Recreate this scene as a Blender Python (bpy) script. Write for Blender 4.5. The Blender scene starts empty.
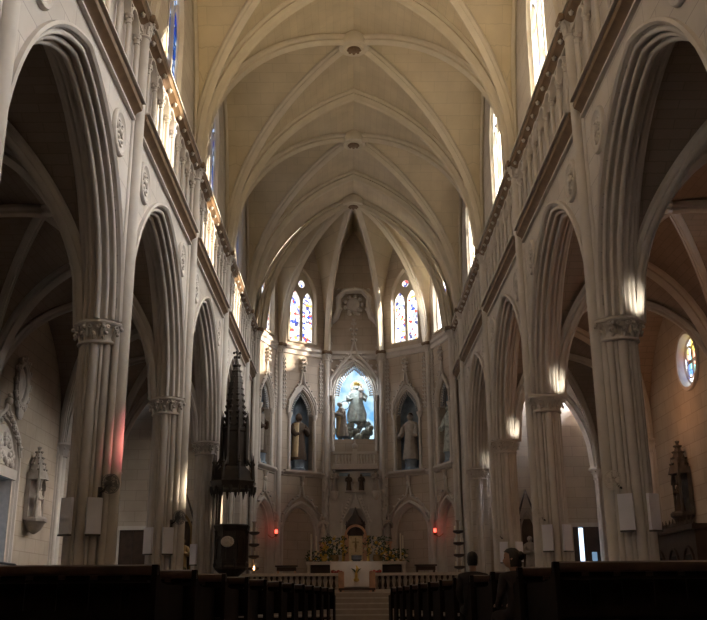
import bpy, bmesh, math, random
from mathutils import Vector, Matrix
random.seed(7)
C = bpy.context.scene.collection
PI = math.pi
sin, cos = math.sin, math.cos
V = Vector

# ------------------------------------------------------------------ materials
def new_mat(name):
    m = bpy.data.materials.new(name); m.use_nodes = True
    nt = m.node_tree
    for n in list(nt.nodes): nt.nodes.remove(n)
    out = nt.nodes.new('ShaderNodeOutputMaterial')
    return m, nt, out

def principled(name, col, rough=.7, metal=0., vary=.12, scale=3., bump=.0, emit=None, estr=0., spec=None):
    m, nt, out = new_mat(name)
    b = nt.nodes.new('ShaderNodeBsdfPrincipled')
    b.inputs['Roughness'].default_value = rough
    b.inputs['Metallic'].default_value = metal
    if spec is not None: b.inputs['Specular IOR Level'].default_value = spec
    tc = nt.nodes.new('ShaderNodeTexCoord')
    no = nt.nodes.new('ShaderNodeTexNoise'); no.inputs['Scale'].default_value = scale; no.inputs['Detail'].default_value = 5
    nt.links.new(tc.outputs['Object'], no.inputs['Vector'])
    rp = nt.nodes.new('ShaderNodeValToRGB')
    lo = [max(0, c*(1-vary)) for c in col]; hi = [min(1, c*(1+vary)) for c in col]
    rp.color_ramp.elements[0].color = (*lo, 1); rp.color_ramp.elements[1].color = (*hi, 1)
    rp.color_ramp.elements[0].position = .3; rp.color_ramp.elements[1].position = .7
    nt.links.new(no.outputs['Fac'], rp.inputs['Fac'])
    nt.links.new(rp.outputs['Color'], b.inputs['Base Color'])
    if bump:
        bp = nt.nodes.new('ShaderNodeBump'); bp.inputs['Strength'].default_value = bump; bp.inputs['Distance'].default_value = .02
        nt.links.new(no.outputs['Fac'], bp.inputs['Height']); nt.links.new(bp.outputs['Normal'], b.inputs['Normal'])
    if emit:
        b.inputs['Emission Color'].default_value = (*emit, 1); b.inputs['Emission Strength'].default_value = estr
    nt.links.new(b.outputs[0], out.inputs['Surface'])
    return m

def ashlar(name, col, mode, bw, bh, mort=.012, dark=.72, rough=.8, vary=.06):
    """coursed stone; mode 'YZ','XZ','XY' or 'UV' picks the plane the courses lie in"""
    m, nt, out = new_mat(name)
    b = nt.nodes.new('ShaderNodeBsdfPrincipled'); b.inputs['Roughness'].default_value = rough
    b.inputs['Specular IOR Level'].default_value = .25
    tc = nt.nodes.new('ShaderNodeTexCoord')
    if mode == 'UV':
        vec = tc.outputs['UV']
    else:
        sp = nt.nodes.new('ShaderNodeSeparateXYZ'); nt.links.new(tc.outputs['Object'], sp.inputs[0])
        cb = nt.nodes.new('ShaderNodeCombineXYZ')
        nt.links.new(sp.outputs[mode[0]], cb.inputs[0]); nt.links.new(sp.outputs[mode[1]], cb.inputs[1])
        vec = cb.outputs[0]
    br = nt.nodes.new('ShaderNodeTexBrick')
    br.inputs['Scale'].default_value = 1; br.inputs['Brick Width'].default_value = bw; br.inputs['Row Height'].default_value = bh
    br.inputs['Mortar Size'].default_value = mort; br.inputs['Mortar Smooth'].default_value = .3; br.inputs['Bias'].default_value = 0
    br.inputs['Color1'].default_value = (*[c*(1-vary) for c in col], 1)
    br.inputs['Color2'].default_value = (*[min(1, c*(1+vary)) for c in col], 1)
    br.inputs['Mortar'].default_value = (*[c*dark for c in col], 1)
    nt.links.new(vec, br.inputs['Vector'])
    no = nt.nodes.new('ShaderNodeTexNoise'); no.inputs['Scale'].default_value = 1.2; no.inputs['Detail'].default_value = 6
    nt.links.new(tc.outputs['Object'], no.inputs['Vector'])
    rp = nt.nodes.new('ShaderNodeValToRGB')
    rp.color_ramp.elements[0].color = (.86, .85, .84, 1); rp.color_ramp.elements[1].color = (1, 1, 1, 1)
    rp.color_ramp.elements[0].position = .3; rp.color_ramp.elements[1].position = .65
    nt.links.new(no.outputs['Fac'], rp.inputs['Fac'])
    mx = nt.nodes.new('ShaderNodeMix'); mx.data_type = 'RGBA'; mx.blend_type = 'MULTIPLY'; mx.inputs['Factor'].default_value = 1
    nt.links.new(br.outputs['Color'], mx.inputs['A']); nt.links.new(rp.outputs['Color'], mx.inputs['B'])
    nt.links.new(mx.outputs['Result'], b.inputs['Base Color'])
    nt.links.new(b.outputs[0], out.inputs['Surface'])
    return m

def glass_mat(name, white, palette, scale, strength, clear=.5, amount=.35, lead=.03, tint=1.):
    """leaded stained glass lit by the daylight behind it; also lets the sun through, tinted"""
    m, nt, out = new_mat(name)
    tc = nt.nodes.new('ShaderNodeTexCoord')
    mp = nt.nodes.new('ShaderNodeMapping'); mp.inputs['Scale'].default_value = (scale, scale, scale)
    nt.links.new(tc.outputs['Object'], mp.inputs['Vector'])
    vo = nt.nodes.new('ShaderNodeTexVoronoi'); vo.inputs['Scale'].default_value = 1
    nt.links.new(mp.outputs[0], vo.inputs['Vector'])
    sp = nt.nodes.new('ShaderNodeSeparateColor'); nt.links.new(vo.outputs['Color'], sp.inputs[0])
    rp = nt.nodes.new('ShaderNodeValToRGB'); rp.color_ramp.interpolation = 'CONSTANT'
    el = rp.color_ramp.elements
    el[0].position = 0; el[0].color = (*palette[0], 1)
    step = amount/len(palette)
    el[1].position = amount; el[1].color = (*white, 1)
    for i in range(1, len(palette)):
        e = el.new(step*i); e.color = (*palette[i], 1)
    nt.links.new(sp.outputs[0], rp.inputs['Fac'])
    vd = nt.nodes.new('ShaderNodeTexVoronoi'); vd.feature = 'DISTANCE_TO_EDGE'; vd.inputs['Scale'].default_value = 1
    nt.links.new(mp.outputs[0], vd.inputs['Vector'])
    st = nt.nodes.new('ShaderNodeMath'); st.operation = 'GREATER_THAN'; st.inputs[1].default_value = lead
    nt.links.new(vd.outputs['Distance'], st.inputs[0])
    mx = nt.nodes.new('ShaderNodeMix'); mx.data_type = 'RGBA'; mx.inputs['A'].default_value = (.02, .02, .025, 1)
    nt.links.new(st.outputs[0], mx.inputs['Factor']); nt.links.new(rp.outputs['Color'], mx.inputs['B'])
    em = nt.nodes.new('ShaderNodeEmission'); em.inputs['Strength'].default_value = strength
    nt.links.new(mx.outputs['Result'], em.inputs['Color'])
    tr = nt.nodes.new('ShaderNodeBsdfTransparent')
    tm = nt.nodes.new('ShaderNodeMix'); tm.data_type = 'RGBA'; tm.inputs['Factor'].default_value = tint; tm.inputs['A'].default_value = (1, .97, .9, 1)
    nt.links.new(mx.outputs['Result'], tm.inputs['B']); nt.links.new(tm.outputs['Result'], tr.inputs['Color'])
    ms = nt.nodes.new('ShaderNodeMixShader'); ms.inputs[0].default_value = clear
    nt.links.new(em.outputs[0], ms.inputs[1]); nt.links.new(tr.outputs[0], ms.inputs[2])
    nt.links.new(ms.outputs[0], out.inputs['Surface'])
    return m

def emitter(name, col, s):
    m, nt, out = new_mat(name)
    e = nt.nodes.new('ShaderNodeEmission'); e.inputs['Color'].default_value = (*col, 1); e.inputs['Strength'].default_value = s
    nt.links.new(e.outputs[0], out.inputs['Surface'])
    return m

def sky_glass(name, strength):
    """pale blue glass with white cloud shapes, lit from behind"""
    m, nt, out = new_mat(name)
    tc = nt.nodes.new('ShaderNodeTexCoord')
    no = nt.nodes.new('ShaderNodeTexNoise'); no.inputs['Scale'].default_value = 1.1; no.inputs['Detail'].default_value = 4
    nt.links.new(tc.outputs['Object'], no.inputs['Vector'])
    rp = nt.nodes.new('ShaderNodeValToRGB')
    rp.color_ramp.elements[0].position = .38; rp.color_ramp.elements[0].color = (.16, .42, .75, 1)
    rp.color_ramp.elements[1].position = .62; rp.color_ramp.elements[1].color = (.72, .92, 1., 1)
    nt.links.new(no.outputs['Fac'], rp.inputs['Fac'])
    e = nt.nodes.new('ShaderNodeEmission'); e.inputs['Strength'].default_value = strength
    nt.links.new(rp.outputs['Color'], e.inputs['Color']); nt.links.new(e.outputs[0], out.inputs['Surface'])
    return m

STONE = (.57, .53, .50)
VAULT = (.62, .535, .40)
M = dict(
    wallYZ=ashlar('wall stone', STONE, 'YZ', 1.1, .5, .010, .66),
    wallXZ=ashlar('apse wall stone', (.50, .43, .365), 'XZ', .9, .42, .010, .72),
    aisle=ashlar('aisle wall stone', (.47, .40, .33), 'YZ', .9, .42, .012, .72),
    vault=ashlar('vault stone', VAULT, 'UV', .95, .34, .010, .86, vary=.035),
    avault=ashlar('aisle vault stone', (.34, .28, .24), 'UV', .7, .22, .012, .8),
    stone=principled('carved stone', STONE, .8, vary=.07, scale=2.5, bump=.05, spec=.25),
    rib=principled('rib stone', (.60, .54, .45), .75, vary=.06, scale=2.5, spec=.3),
    brown=principled('brown moulding', (.17, .105, .06), .6, vary=.2, scale=4),
    floor=principled('polished floor', (.12, .095, .075), .3, vary=.2, scale=1.2),
    marble=principled('pale marble', (.36, .29, .24), .4, vary=.12, scale=4),
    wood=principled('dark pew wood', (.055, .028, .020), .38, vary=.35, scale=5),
    pew=principled('pew wood with shade in colour', (.013, .008, .006), .75, vary=.35, scale=5, spec=.08),  # darker copy of the pew wood, shade put into the colour
    pulpit=principled('black carved wood', (.028, .019, .014), .5, vary=.35, scale=6),
    wood2=principled('door wood', (.05, .03, .022), .5, vary=.3, scale=4),
    white=principled('painted board', (.80, .80, .88), .5, vary=.03),
    fan=principled('fan metal', (.17, .17, .18), .4, .4, vary=.1),
    fanw=principled('fan plastic', (.6, .55, .5), .5, vary=.05),
    cloth=principled('altar linen', (.62, .54, .48), .9, vary=.06),
    gold=principled('gilding', (.62, .40, .10), .35, .8, vary=.2, scale=8),
    peach=principled('peach marble', (.60, .33, .20), .45, vary=.15, scale=6),
    brass=principled('dull brass', (.30, .20, .09), .4, .7, vary=.2),
    niche_light=principled('painted rib', (.33, .34, .35), .8, vary=.12),
    niche=principled('blue grey niche', (.24, .31, .40), .8, vary=.3, scale=3),
    statue=principled('grey statue', (.33, .29, .26), .7, vary=.15, scale=6),
    shrine=principled('dark shrine stone', (.10, .085, .075), .8, vary=.2, scale=6),
    pale=principled('pale statue', (.55, .48, .42), .7, vary=.12, scale=6),
    brownrobe=principled('brown habit', (.07, .045, .03), .8, vary=.2, scale=6),
    cream=principled('cream cloak', (.55, .44, .28), .8, vary=.12, scale=6),
    greyrobe=principled('grey green robe', (.40, .44, .42), .6, vary=.45, scale=5),
    leaf=principled('flower leaves', (.05, .08, .03), .7, vary=.4, scale=14),
    yellow=principled('yellow petals', (.55, .34, .05), .7, vary=.2, scale=20),
    ivory=principled('ivory petals', (.72, .58, .36), .7, vary=.15, scale=20),
    red=principled('red petals', (.4, .06, .05), .7, vary=.2, scale=20),
    candle=principled('candle wax', (.7, .63, .5), .5, vary=.05),
    flame=emitter('candle flame', (1, .55, .2), 6),
    redlamp=emitter('red lamp glass', (1, .05, .03), 2.2),
    skin=principled('skin', (.42, .24, .17), .6, vary=.08, scale=9),
    hair=principled('dark hair', (.015, .010, .008), .55, vary=.4, scale=30),
    coat=principled('dark coat', (.022, .018, .02), .85, vary=.3, scale=8),
    coat2=principled('brown top', (.03, .02, .02), .85, vary=.3, scale=8),
    lead=principled('lead and iron', (.09, .085, .08), .5, .3, vary=.15),
    doorlight=emitter('daylight behind the door', (.55, .75, 1.), .9),
    doorpane=emitter('daylight in the side door glass', (.35, .58, .85), .14),
    gclear=glass_mat('clerestory glass', (1, .97, .88), [(.12, .25, .7), (.75, .5, .1), (.35, .5, .4), (.6, .25, .12)], 5, .42, .5, .42, .03, .45),
    gblue=glass_mat('clerestory glass, bluer', (.62, .76, 1), [(.03, .08, .5), (.05, .15, .45), (.1, .25, .7), (.02, .05, .2)], 5, .45, .4, .6, .05),
    gapse=glass_mat('apse glass', (1, .98, .95), [(.03, .07, .6), (.1, .1, .5), (.5, .06, .05), (.75, .42, .08), (.05, .05, .2), (.35, .45, .75)], 7.5, 1.0, .5, .36, .03, .35),
    grose=glass_mat('rose glass', (.9, .97, 1), [(.05, .15, .7), (.9, .7, .1), (.2, .7, .75), (.8, .3, .2)], 4.0, 1.6, .15, .6, .04, .35),
    glancet=glass_mat('lancet glass', (1, .95, .85), [(.8, .85, 1), (1, .8, .5)], 4.0, .6, .6, .3, .02, .5),
    grosered=glass_mat('rose glass, red', (1, .5, .45), [(.95, .16, .14), (.95, .3, .3), (.8, .2, .35), (.95, .4, .3)], 2.5, .6, .5, .7, .03, .8),
    skyglass=sky_glass('blue backlit glass', .42),
)

# ------------------------------------------------------------------ mesh builder
class MB:
    def __init__(s): s.v = []; s.f = []; s.uv = None
    def add(s, vs, fs, X=None):
        o = len(s.v)
        s.v += [tuple(X @ V(p)) if X is not None else tuple(p) for p in vs]
        s.f += [tuple(i+o for i in f) for f in fs]
        return s
    def box(s, c, d, X=None, rz=0):
        hx, hy, hz = d[0]/2, d[1]/2, d[2]/2
        R = Matrix.Rotation(rz, 3, 'Z')
        vs = [V(c)+R @ V((x*hx, y*hy, z*hz)) for x in (-1, 1) for y in (-1, 1) for z in (-1, 1)]
        return s.add(vs, [(0, 1, 3, 2), (4, 6, 7, 5), (0, 4, 5, 1), (2, 3, 7, 6), (0, 2, 6, 4), (1, 5, 7, 3)], X)
    def rings(s, rings, X=None, cap=True, closed=True):
        n = len(rings[0]); vs = [p for r in rings for p in r]; fs = []
        for i in range(len(rings)-1):
            for j in range(n if closed else n-1):
                k = (j+1) % n
                fs.append((i*n+j, i*n+k, (i+1)*n+k, (i+1)*n+j))
        if cap and closed:
            fs.append(tuple(range(n))[::-1]); fs.append(tuple((len(rings)-1)*n+j for j in range(n)))
        return s.add(vs, fs, X)
    def lathe(s, prof, c=(0, 0, 0), n=16, X=None, a0=0, square=0):
        rg = []
        for r, z in prof:
            ring = []
            for j in range(n):
                a = a0+2*PI*j/n
                k = 1
                if square:
                    k = 1/max(abs(cos(a)), abs(sin(a)))**square
                ring.append((c[0]+r*k*cos(a), c[1]+r*k*sin(a), c[2]+z))
            rg.append(ring)
        return s.rings(rg, X)
    def tube(s, path, r, n=8, X=None, cap=True, closed=False):
        P = [V(p) for p in path]; m = len(P)
        R = r if isinstance(r, (list, tuple)) else [r]*m
        rg = []; up = None
        for i in range(m):
            if closed: t = P[(i+1) % m]-P[i-1]
            else: t = P[min(i+1, m-1)]-P[max(i-1, 0)]
            t = t.normalized() if t.length > 1e-9 else V((0, 0, 1))
            if up is None:
                up = V((0, 0, 1)) if abs(t.z) < .9 else V((1, 0, 0))
            side = t.cross(up)
            if side.length < 1e-6: side = t.orthogonal()
            side.normalize(); up = side.cross(t).normalized()
            rg.append([P[i]+(side*cos(2*PI*j/n)+up*sin(2*PI*j/n))*R[i] for j in range(n)])
        if closed: rg.append(rg[0])
        return s.rings(rg, X, cap and not closed)
    def ball(s, c, r, n=10, m=6, X=None):
        r = r if isinstance(r, (list, tuple)) else (r, r, r)
        rg = []
        for i in range(m+1):
            a = -PI/2+PI*i/m; q = max(cos(a), .02)
            rg.append([(c[0]+r[0]*q*cos(2*PI*j/n), c[1]+r[1]*q*sin(2*PI*j/n), c[2]+r[2]*sin(a)) for j in range(n)])
        return s.rings(rg, X)
    def grid(s, P, uv=None):
        """P[i][j] open grid"""
        n = len(P[0]); o = len(s.v)
        vs = [p for row in P for p in row]
        fs = [(i*n+j, i*n+j+1, (i+1)*n+j+1, (i+1)*n+j) for i in range(len(P)-1) for j in range(n-1)]
        if uv is not None:
            if s.uv is None: s.uv = [(0, 0)]*o
            s.uv += [q for row in uv for q in row]
        return s.add(vs, fs)
    def build(s, name, mat, parent=None, smooth=40, loc=None):
        me = bpy.data.meshes.new(name); me.from_pydata(s.v, [], s.f); me.update()
        if s.uv is not None:
            l = me.uv_layers.new(name='UVMap')
            for lp in me.loops: l.data[lp.index].uv = s.uv[lp.vertex_index]
        b = bmesh.new(); b.from_mesh(me); bmesh.ops.recalc_face_normals(b, faces=b.faces); b.to_mesh(me); b.free()
        if smooth:
            me.polygons.foreach_set('use_smooth', [True]*len(me.polygons))
            me.set_sharp_from_angle(angle=math.radians(smooth))
        me.materials.append(M[mat] if isinstance(mat, str) else mat)
        o = bpy.data.objects.new(name, me); C.objects.link(o)
        if parent is not None: o.parent = parent
        if loc is not None: o.location = loc
        return o

def tag(o, label=None, cat=None, group=None, kind=None):
    if label: o['label'] = label
    if cat: o['category'] = cat
    if group: o['group'] = group
    if kind: o['kind'] = kind
    return o
def struct(o, label=None, cat=None): return tag(o, label, cat, kind='structure')
def empty(name, loc, rz=0):
    o = bpy.data.objects.new(name, None); C.objects.link(o); o.location = loc; o.rotation_euler = (0, 0, rz); o.empty_display_size = .2
    return o
def copy_tree(o, loc=None, rz=None, parent=None):
    c = o.copy(); C.objects.link(c)
    if parent is not None: c.parent = parent
    for k in ('label', 'group', 'category'):
        pass
    for ch in list(o.children): copy_tree(ch, None, None, c)
    if loc is not None: c.location = loc
    if rz is not None: c.rotation_euler = (0, 0, rz)
    return c

def plate(outer, holes, t0, t1, F=None):
    """flat slab with holes: outline (u,z), depth t0..t1; F maps (u,depth,z) to the world; returns MB"""
    cu = bpy.data.curves.new('tmp', 'CURVE'); cu.dimensions = '2D'; cu.fill_mode = 'BOTH'; cu.extrude = (t1-t0)/2
    for pts in [outer]+list(holes):
        sp = cu.splines.new('POLY'); sp.points.add(len(pts)-1)
        for p, q in zip(sp.points, pts): p.co = (q[0], q[1], 0, 1)
        sp.use_cyclic_u = True
    ob = bpy.data.objects.new('tmp', cu)
    me = bpy.data.meshes.new_from_object(ob)
    mb = MB()
    vs = [(v.co.x, v.co.z+(t0+t1)/2, v.co.y) for v in me.vertices]
    mb.add(vs, [tuple(p.vertices) for p in me.polygons], F)
    bpy.data.objects.remove(ob); bpy.data.curves.remove(cu); bpy.data.meshes.remove(me)
    return mb

def arch_half(a, h, n=12, d=0):
    R = (a*a+h*h)/(2*a); q = R-a
    e = math.acos(max(-1, min(1, q/(R-d))))
    return [(-q+(R-d)*cos(e*i/n), (R-d)*sin(e*i/n)) for i in range(n+1)]
def arch_line(a, h, z0, n=12, d=0, u0=0, leg=0):
    """right foot -> apex -> left foot"""
    p = arch_half(a, h, n, d)
    r = [(u0+x, z0+z) for x, z in p]; l = [(u0-x, z0+z) for x, z in p[:-1]][::-1]
    if leg: r = [(u0+a-d, z0-leg)]+r; l = l+[(u0-a+d, z0-leg)]
    return r+l
def lancet(u0, a, zs, z0, h, n=10):
    """closed outline of a pointed opening: sill zs, springing z0, rise h"""
    return [(u0-a, zs), (u0+a, zs)]+arch_line(a, h, z0, n, 0, u0)
def arch_sweep(mb, prof, a, h, z0, n=14, u0=0, leg=0, F=None, closed=False):
    """prof [(d inward, depth)] swept round the arch"""
    cols = []
    for d, t in prof: cols.append([(u, t, z) for u, z in arch_line(a, h, z0, n, d, u0, leg)])
    if closed: cols.append(cols[0])
    m = len(cols[0]); vs = [p for c in cols for p in c]
    fs = [(i*m+j, i*m+j+1, (i+1)*m+j+1, (i+1)*m+j) for i in range(len(cols)-1) for j in range(m-1)]
    return mb.add(vs, fs, F)
def frame(origin, u, depth):
    u = V(u); d = V(depth); z = V((0, 0, 1))
    return Matrix(((u.x, d.x, z.x, origin[0]), (u.y, d.y, z.y, origin[1]), (u.z, d.z, z.z, origin[2]), (0, 0, 0, 1)))

UNIT = {}
def knob(name, c, r, mat, parent, root):
    """small leaf knob as an object of its own (shared mesh)"""
    k = (mat,)
    if k not in UNIT:
        m_ = MB(); m_.ball((0, 0, 0), 1, 8, 5)
        for a in range(5): m_.ball((.75*cos(a*1.257), .75*sin(a*1.257), .3), .5, 6, 4)
        o_ = m_.build(name, mat); UNIT[k] = o_.data
    else:
        o_ = bpy.data.objects.new(name, UNIT[k]); C.objects.link(o_)
    o_.parent = parent; o_.location = V(c)-V(root); o_.scale = (r, r, r) if not isinstance(r, tuple) else r
    return o_
# ------------------------------------------------------------------ measures (metres)
B = 7.0
PY = [10.35+B*k for k in range(5)]      # pier lines
XW, XO = 4.65, 5.30                     # nave wall: inner and outer face
ZC, ZG, ZT = 5.75, 12.6, 19.1          # pier capital top, gallery top, vault crown
YA, RA = 41.15, 4.56                    # apse centre and radius
XAI = 9.95                              # aisle wall
BAY = [PY[k]+B/2 for k in range(4)]
RISE = ZT-ZG
ORD = ['', 'first', 'second', 'third', 'fourth']
SIDES = ((-1, 'left'), (1, 'right'))
def fprof(t, a=4.4, h=6.2):
    """pointed arch, 1 at the crown, 0 at the springing"""
    t = min(abs(t), 1)
    R = (a*a+h*h)/(2*a); q = R-a
    return math.sqrt(max(R*R-(q+t*a)**2, 0))/h

# ------------------------------------------------------------------ nave walls
AA, AH = 3.22, 3.88
def roll(cd, ct, r, a0=-150, a1=60): return [(cd+r*cos(math.radians(a)), ct+r*sin(math.radians(a))) for a in range(a0, a1+1, 30)]
MOULD = [(-.12, 4.66), (-.115, 4.575), (-.06, 4.555), (-.015, 4.60), (-.005, 4.69)]+roll(.05, 4.715, .045)+[(.065, 4.80), (.06, 4.83)]+roll(.125, 4.83, .045)+[(.135, 4.905), (.13, 4.93)]+roll(.185, 4.975, .055, -150, 0)
MOULD = MOULD+[(d, 9.95-t) for d, t in MOULD[:-1][::-1]]
WINDOWS = []
for s, side in SIDES:
    F = Matrix(((0, s, 0, 0), (1, 0, 0, 0), (0, 0, 1, 0), (0, 0, 0, 1)))    # u->Y, depth->X*s
    out = [(-3.65, 0), (PY[0]+B/2-AA, 0)]
    for k in range(4):
        out += arch_line(AA, AH, ZC, 14, 0, BAY[k])[::-1]
        if k < 3: pass
    out += [(BAY[3]+AA, 0), (YA+.35, 0), (YA+.35, ZT), (-3.65, ZT)]
    cl = [lancet(y, .95, 12.85, 15.1, 1.75) for y in [BAY[0]-2*B, BAY[0]-B]+BAY]
    w = plate(out, cl, XW, XO, F).build('wall_'+side, 'wallYZ', smooth=0)
    struct(w, 'pale stone nave wall with pointed arcade on the %s side' % side, 'wall')
    for k in range(4):
        mb = MB(); arch_sweep(mb, MOULD, AA, AH, ZC, 18, BAY[k], 0, F)
        mb.build('arch_moulding', 'stone', w, smooth=33)
    # clerestory windows
    for i, y in enumerate([BAY[0]-2*B, BAY[0]-B]+BAY):
        fr = MB()
        arch_sweep(fr, [(0, XW-.02), (.05, XW-.04), (.07, XW+.02), (.12, XW+.07), (.12, XW+.3)], .98, 1.8, 15.1, 10, y, 2.25, F)
        fr.box((y, XW+.1, 12.9), (1.95, .3, .1), F)
        n = len(WINDOWS)+1
        wo = struct(fr.build('window_%d' % n, 'rib'), 'tall pointed clerestory window on the %s, bay %d' % (side, i), 'window'); WINDOWS.append(wo)
        g = plate(lancet(y, .84, 12.95, 15.1, 1.6), [], XW+.13, XW+.145, F)
        g.build('glass', 'gclear' if s > 0 else 'gblue', wo, smooth=0)
        mu = MB(); mu.box((y, XW+.09, 14.0), (.09, .1, 2.2), F)
        for q in (-1, 1):
            arch_sweep(mu, [(0, XW+.05), (0, XW+.12), (.06, XW+.12), (.06, XW+.05)], .42, .75, 15.0, 6, y+q*.42, 0, F, True)
        ring = [F @ V((y+.26*cos(t*PI/8), XW+.09, 15.95+.26*sin(t*PI/8))) for t in range(16)]
        mu.tube(ring, .04, 6, closed=True)
        mu.build('mullion', 'rib', wo)
        if s > 0: pass
    # inner wall rib over each window follows the vault: done with the ceiling

# back wall behind the camera and floors
struct(MB().box((0, -3.75, 9.4), (10.7, .2, 18.9)).build('wall_back', 'wallXZ', smooth=0), 'plain stone wall closing the nave behind the camera', 'wall')
fl = MB(); fl.box((0, 16.25, -.05), (20.4, 40, .1)); fl.box((0, 41.4, -.05), (20.4, 10.3, .1))
struct(fl.build('floor', 'floor', smooth=0), 'dark polished nave floor', 'floor')
sf = MB(); sf.box((0, 41.3, .475), (2*XW, 10.0, .95)); sf.box((0, 43.0, 1.05), (6.4, 6.4, .2))
struct(sf.build('floor_sanctuary', 'marble', smooth=0), 'raised sanctuary floor behind the communion rail', 'floor')

# ------------------------------------------------------------------ nave ceiling
def rib_profile(w=.17, d=.34):
    return [(-w, .02), (-w, -.06), (-w*.55, -.12), (-w*.8, -.19), (-w*.5, -.24), (-w*.35, -d*.86), (0, -d), (w*.35, -d*.86), (w*.5, -.24), (w*.8, -.19), (w*.55, -.12), (w, -.06), (w, .02)]
def rib(path, name, parent, mat='rib', w=.17, d=.34):
    """path: 3-D points along the soffit; profile hangs below it, its width level"""
    P = [V(p) for p in path]; prof = rib_profile(w, d); rg = []
    plan = V((P[-1].x-P[0].x, P[-1].y-P[0].y, 0)).normalized()
    side = V((-plan.y, plan.x, 0))
    for i, p in enumerate(P):
        t = (P[min(i+1, len(P)-1)]-P[max(i-1, 0)]).normalized()
        n = side.cross(t).normalized()
        if n.z < 0 and abs(n.z) > .02: n = -n
        rg.append([p+side*a+n*b for a, b in prof])
    return MB().rings(rg).build(name, mat, parent, smooth=35)
AV = 4.66
def vz(t): return ZG+RISE*fprof(t)
def groin(mb, xc, yc, a, hb, z):
    """one four-part vault bay: z(t) is the profile"""
    N, K = 14, 10
    for sx in (-1, 1):          # towards the side walls: profile across y
        P, U = [], []
        for i in range(N+1):
            sdist = i/N; row, ur = [], []
            for j in range(-K, K+1):
                w = j/K
                row.append((xc+sx*sdist*a, yc+sdist*w*hb, z(sdist*w))); ur.append((sdist*a, yc+sdist*w*hb*1.3))
            P.append(row); U.append(ur)
        mb.grid(P, U)
    for sy in (-1, 1):          # towards the neighbouring bays: profile across x
        P, U = [], []
        for i in range(N+1):
            sdist = i/N; row, ur = [], []
            for j in range(-K, K+1):
                w = j/K
                row.append((xc+sdist*w*a, yc+sy*sdist*hb, z(sdist*w))); ur.append((yc+sy*sdist*hb, sdist*w*a*1.5))
            P.append(row); U.append(ur)
        mb.grid(P, U)
mb = MB()
for i in range(6): groin(mb, 0, -.15+B*i, AV, B/2, vz)
P, U = [], []                    # short bay in front of the apse: plain pointed barrel
for yy in (PY[4], YA):
    P.append([(AV*j/20, yy, vz(j/20)) for j in range(-20, 21)]); U.append([(yy, j*.35) for j in range(-20, 21)])
mb.grid(P, U)
VX = [(RA*cos(PI*k/5), YA+RA*sin(PI*k/5)) for k in range(6)]
for k in range(5):
    p0, p1 = V((*VX[k], 0)), V((*VX[k+1], 0)); P, U = [], []
    for i in range(17):
        sd = i/16; row, ur = [], []
        for j in range(-12, 13):
            w = j/12; q = p0.lerp(p1, (w+1)/2)
            x = sd*q.x; y = YA+sd*(q.y-YA)
            row.append((x, y, vz(sd*w))); ur.append((sd*4.4, w*sd*1.8))
        P.append(row); U.append(ur)
    mb.grid(P, U)
ceil = struct(mb.build('ceiling', 'vault', smooth=30), 'high ribbed stone vault over the nave and apse', 'ceiling')
NR = 26
def span(p, q, c, n=NR):
    """springing p to springing q over the crown"""
    out = []
    for i in range(-n, n+1):
        t = i/n
        e = q if t > 0 else p
        out.append((c[0]+(e[0]-c[0])*abs(t), c[1]+(e[1]-c[1])*abs(t), vz(t)))
    return out
for k in range(-1, 5):
    y = 10.35+B*k
    rib(span((-4.70, y), (4.70, y), (0, y)), 'transverse_rib', ceil, w=.2, d=.40)
for i in range(1, 6):
    yc = -.15+B*i
    rib(span((-4.68, yc-3.44), (4.68, yc+3.44), (0, yc)), 'diagonal_rib', ceil, w=.15, d=.32)
    rib(span((4.68, yc-3.44), (-4.68, yc+3.44), (0, yc)), 'diagonal_rib', ceil, w=.15, d=.32)
    for s in (-1, 1):
        rib([(s*4.64, yc+3.4*j/NR, vz(j/NR)) for j in range(-NR, NR+1)], 'wall_rib', ceil, w=.1, d=.16)
rib(span((-4.42, YA), (4.42, YA), (0, YA)), 'transverse_rib', ceil, w=.2, d=.40)
for k in range(1, 5):
    x, y = VX[k][0]*.965, YA+(VX[k][1]-YA)*.965
    rib([(x*i/NR, YA+(y-YA)*i/NR, vz(i/NR)) for i in range(NR+1)], 'radial_rib', ceil, w=.15, d=.32)
# bosses
bo = empty('ceiling_boss', (0, BAY[2], ZT-.16))
bo.scale = (1.15, 1.15, 1.25)
tag(bo, 'round carved boss at the rib crossing nearest the camera', 'ceiling boss', 'ceiling bosses')
bm = MB(); bm.lathe([(.22, .12), (.42, .1), (.45, -.02), (.47, -.14), (.43, -.22), (.36, -.24), (.30, -.20), (.27, -.24), (.2, -.25)], n=28); bm.build('ring', 'rib', bo)
bd = MB(); bd.lathe([(.01, -.30), (.1, -.30), (.17, -.27), (.2, -.25), (.2, -.2)], n=20)
for k in range(8): bd.ball((.17*cos(k*PI/4), .17*sin(k*PI/4), -.275), (.05, .05, .03), 8, 4)
bd.build('rosette', 'brown', bo)
for y, l in ((BAY[3], 'round carved boss at the middle rib crossing of the nave vault'), (YA, 'round carved boss where the apse ribs meet')):
    tag(copy_tree(bo, (0, y, ZT-.16)), l)

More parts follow.
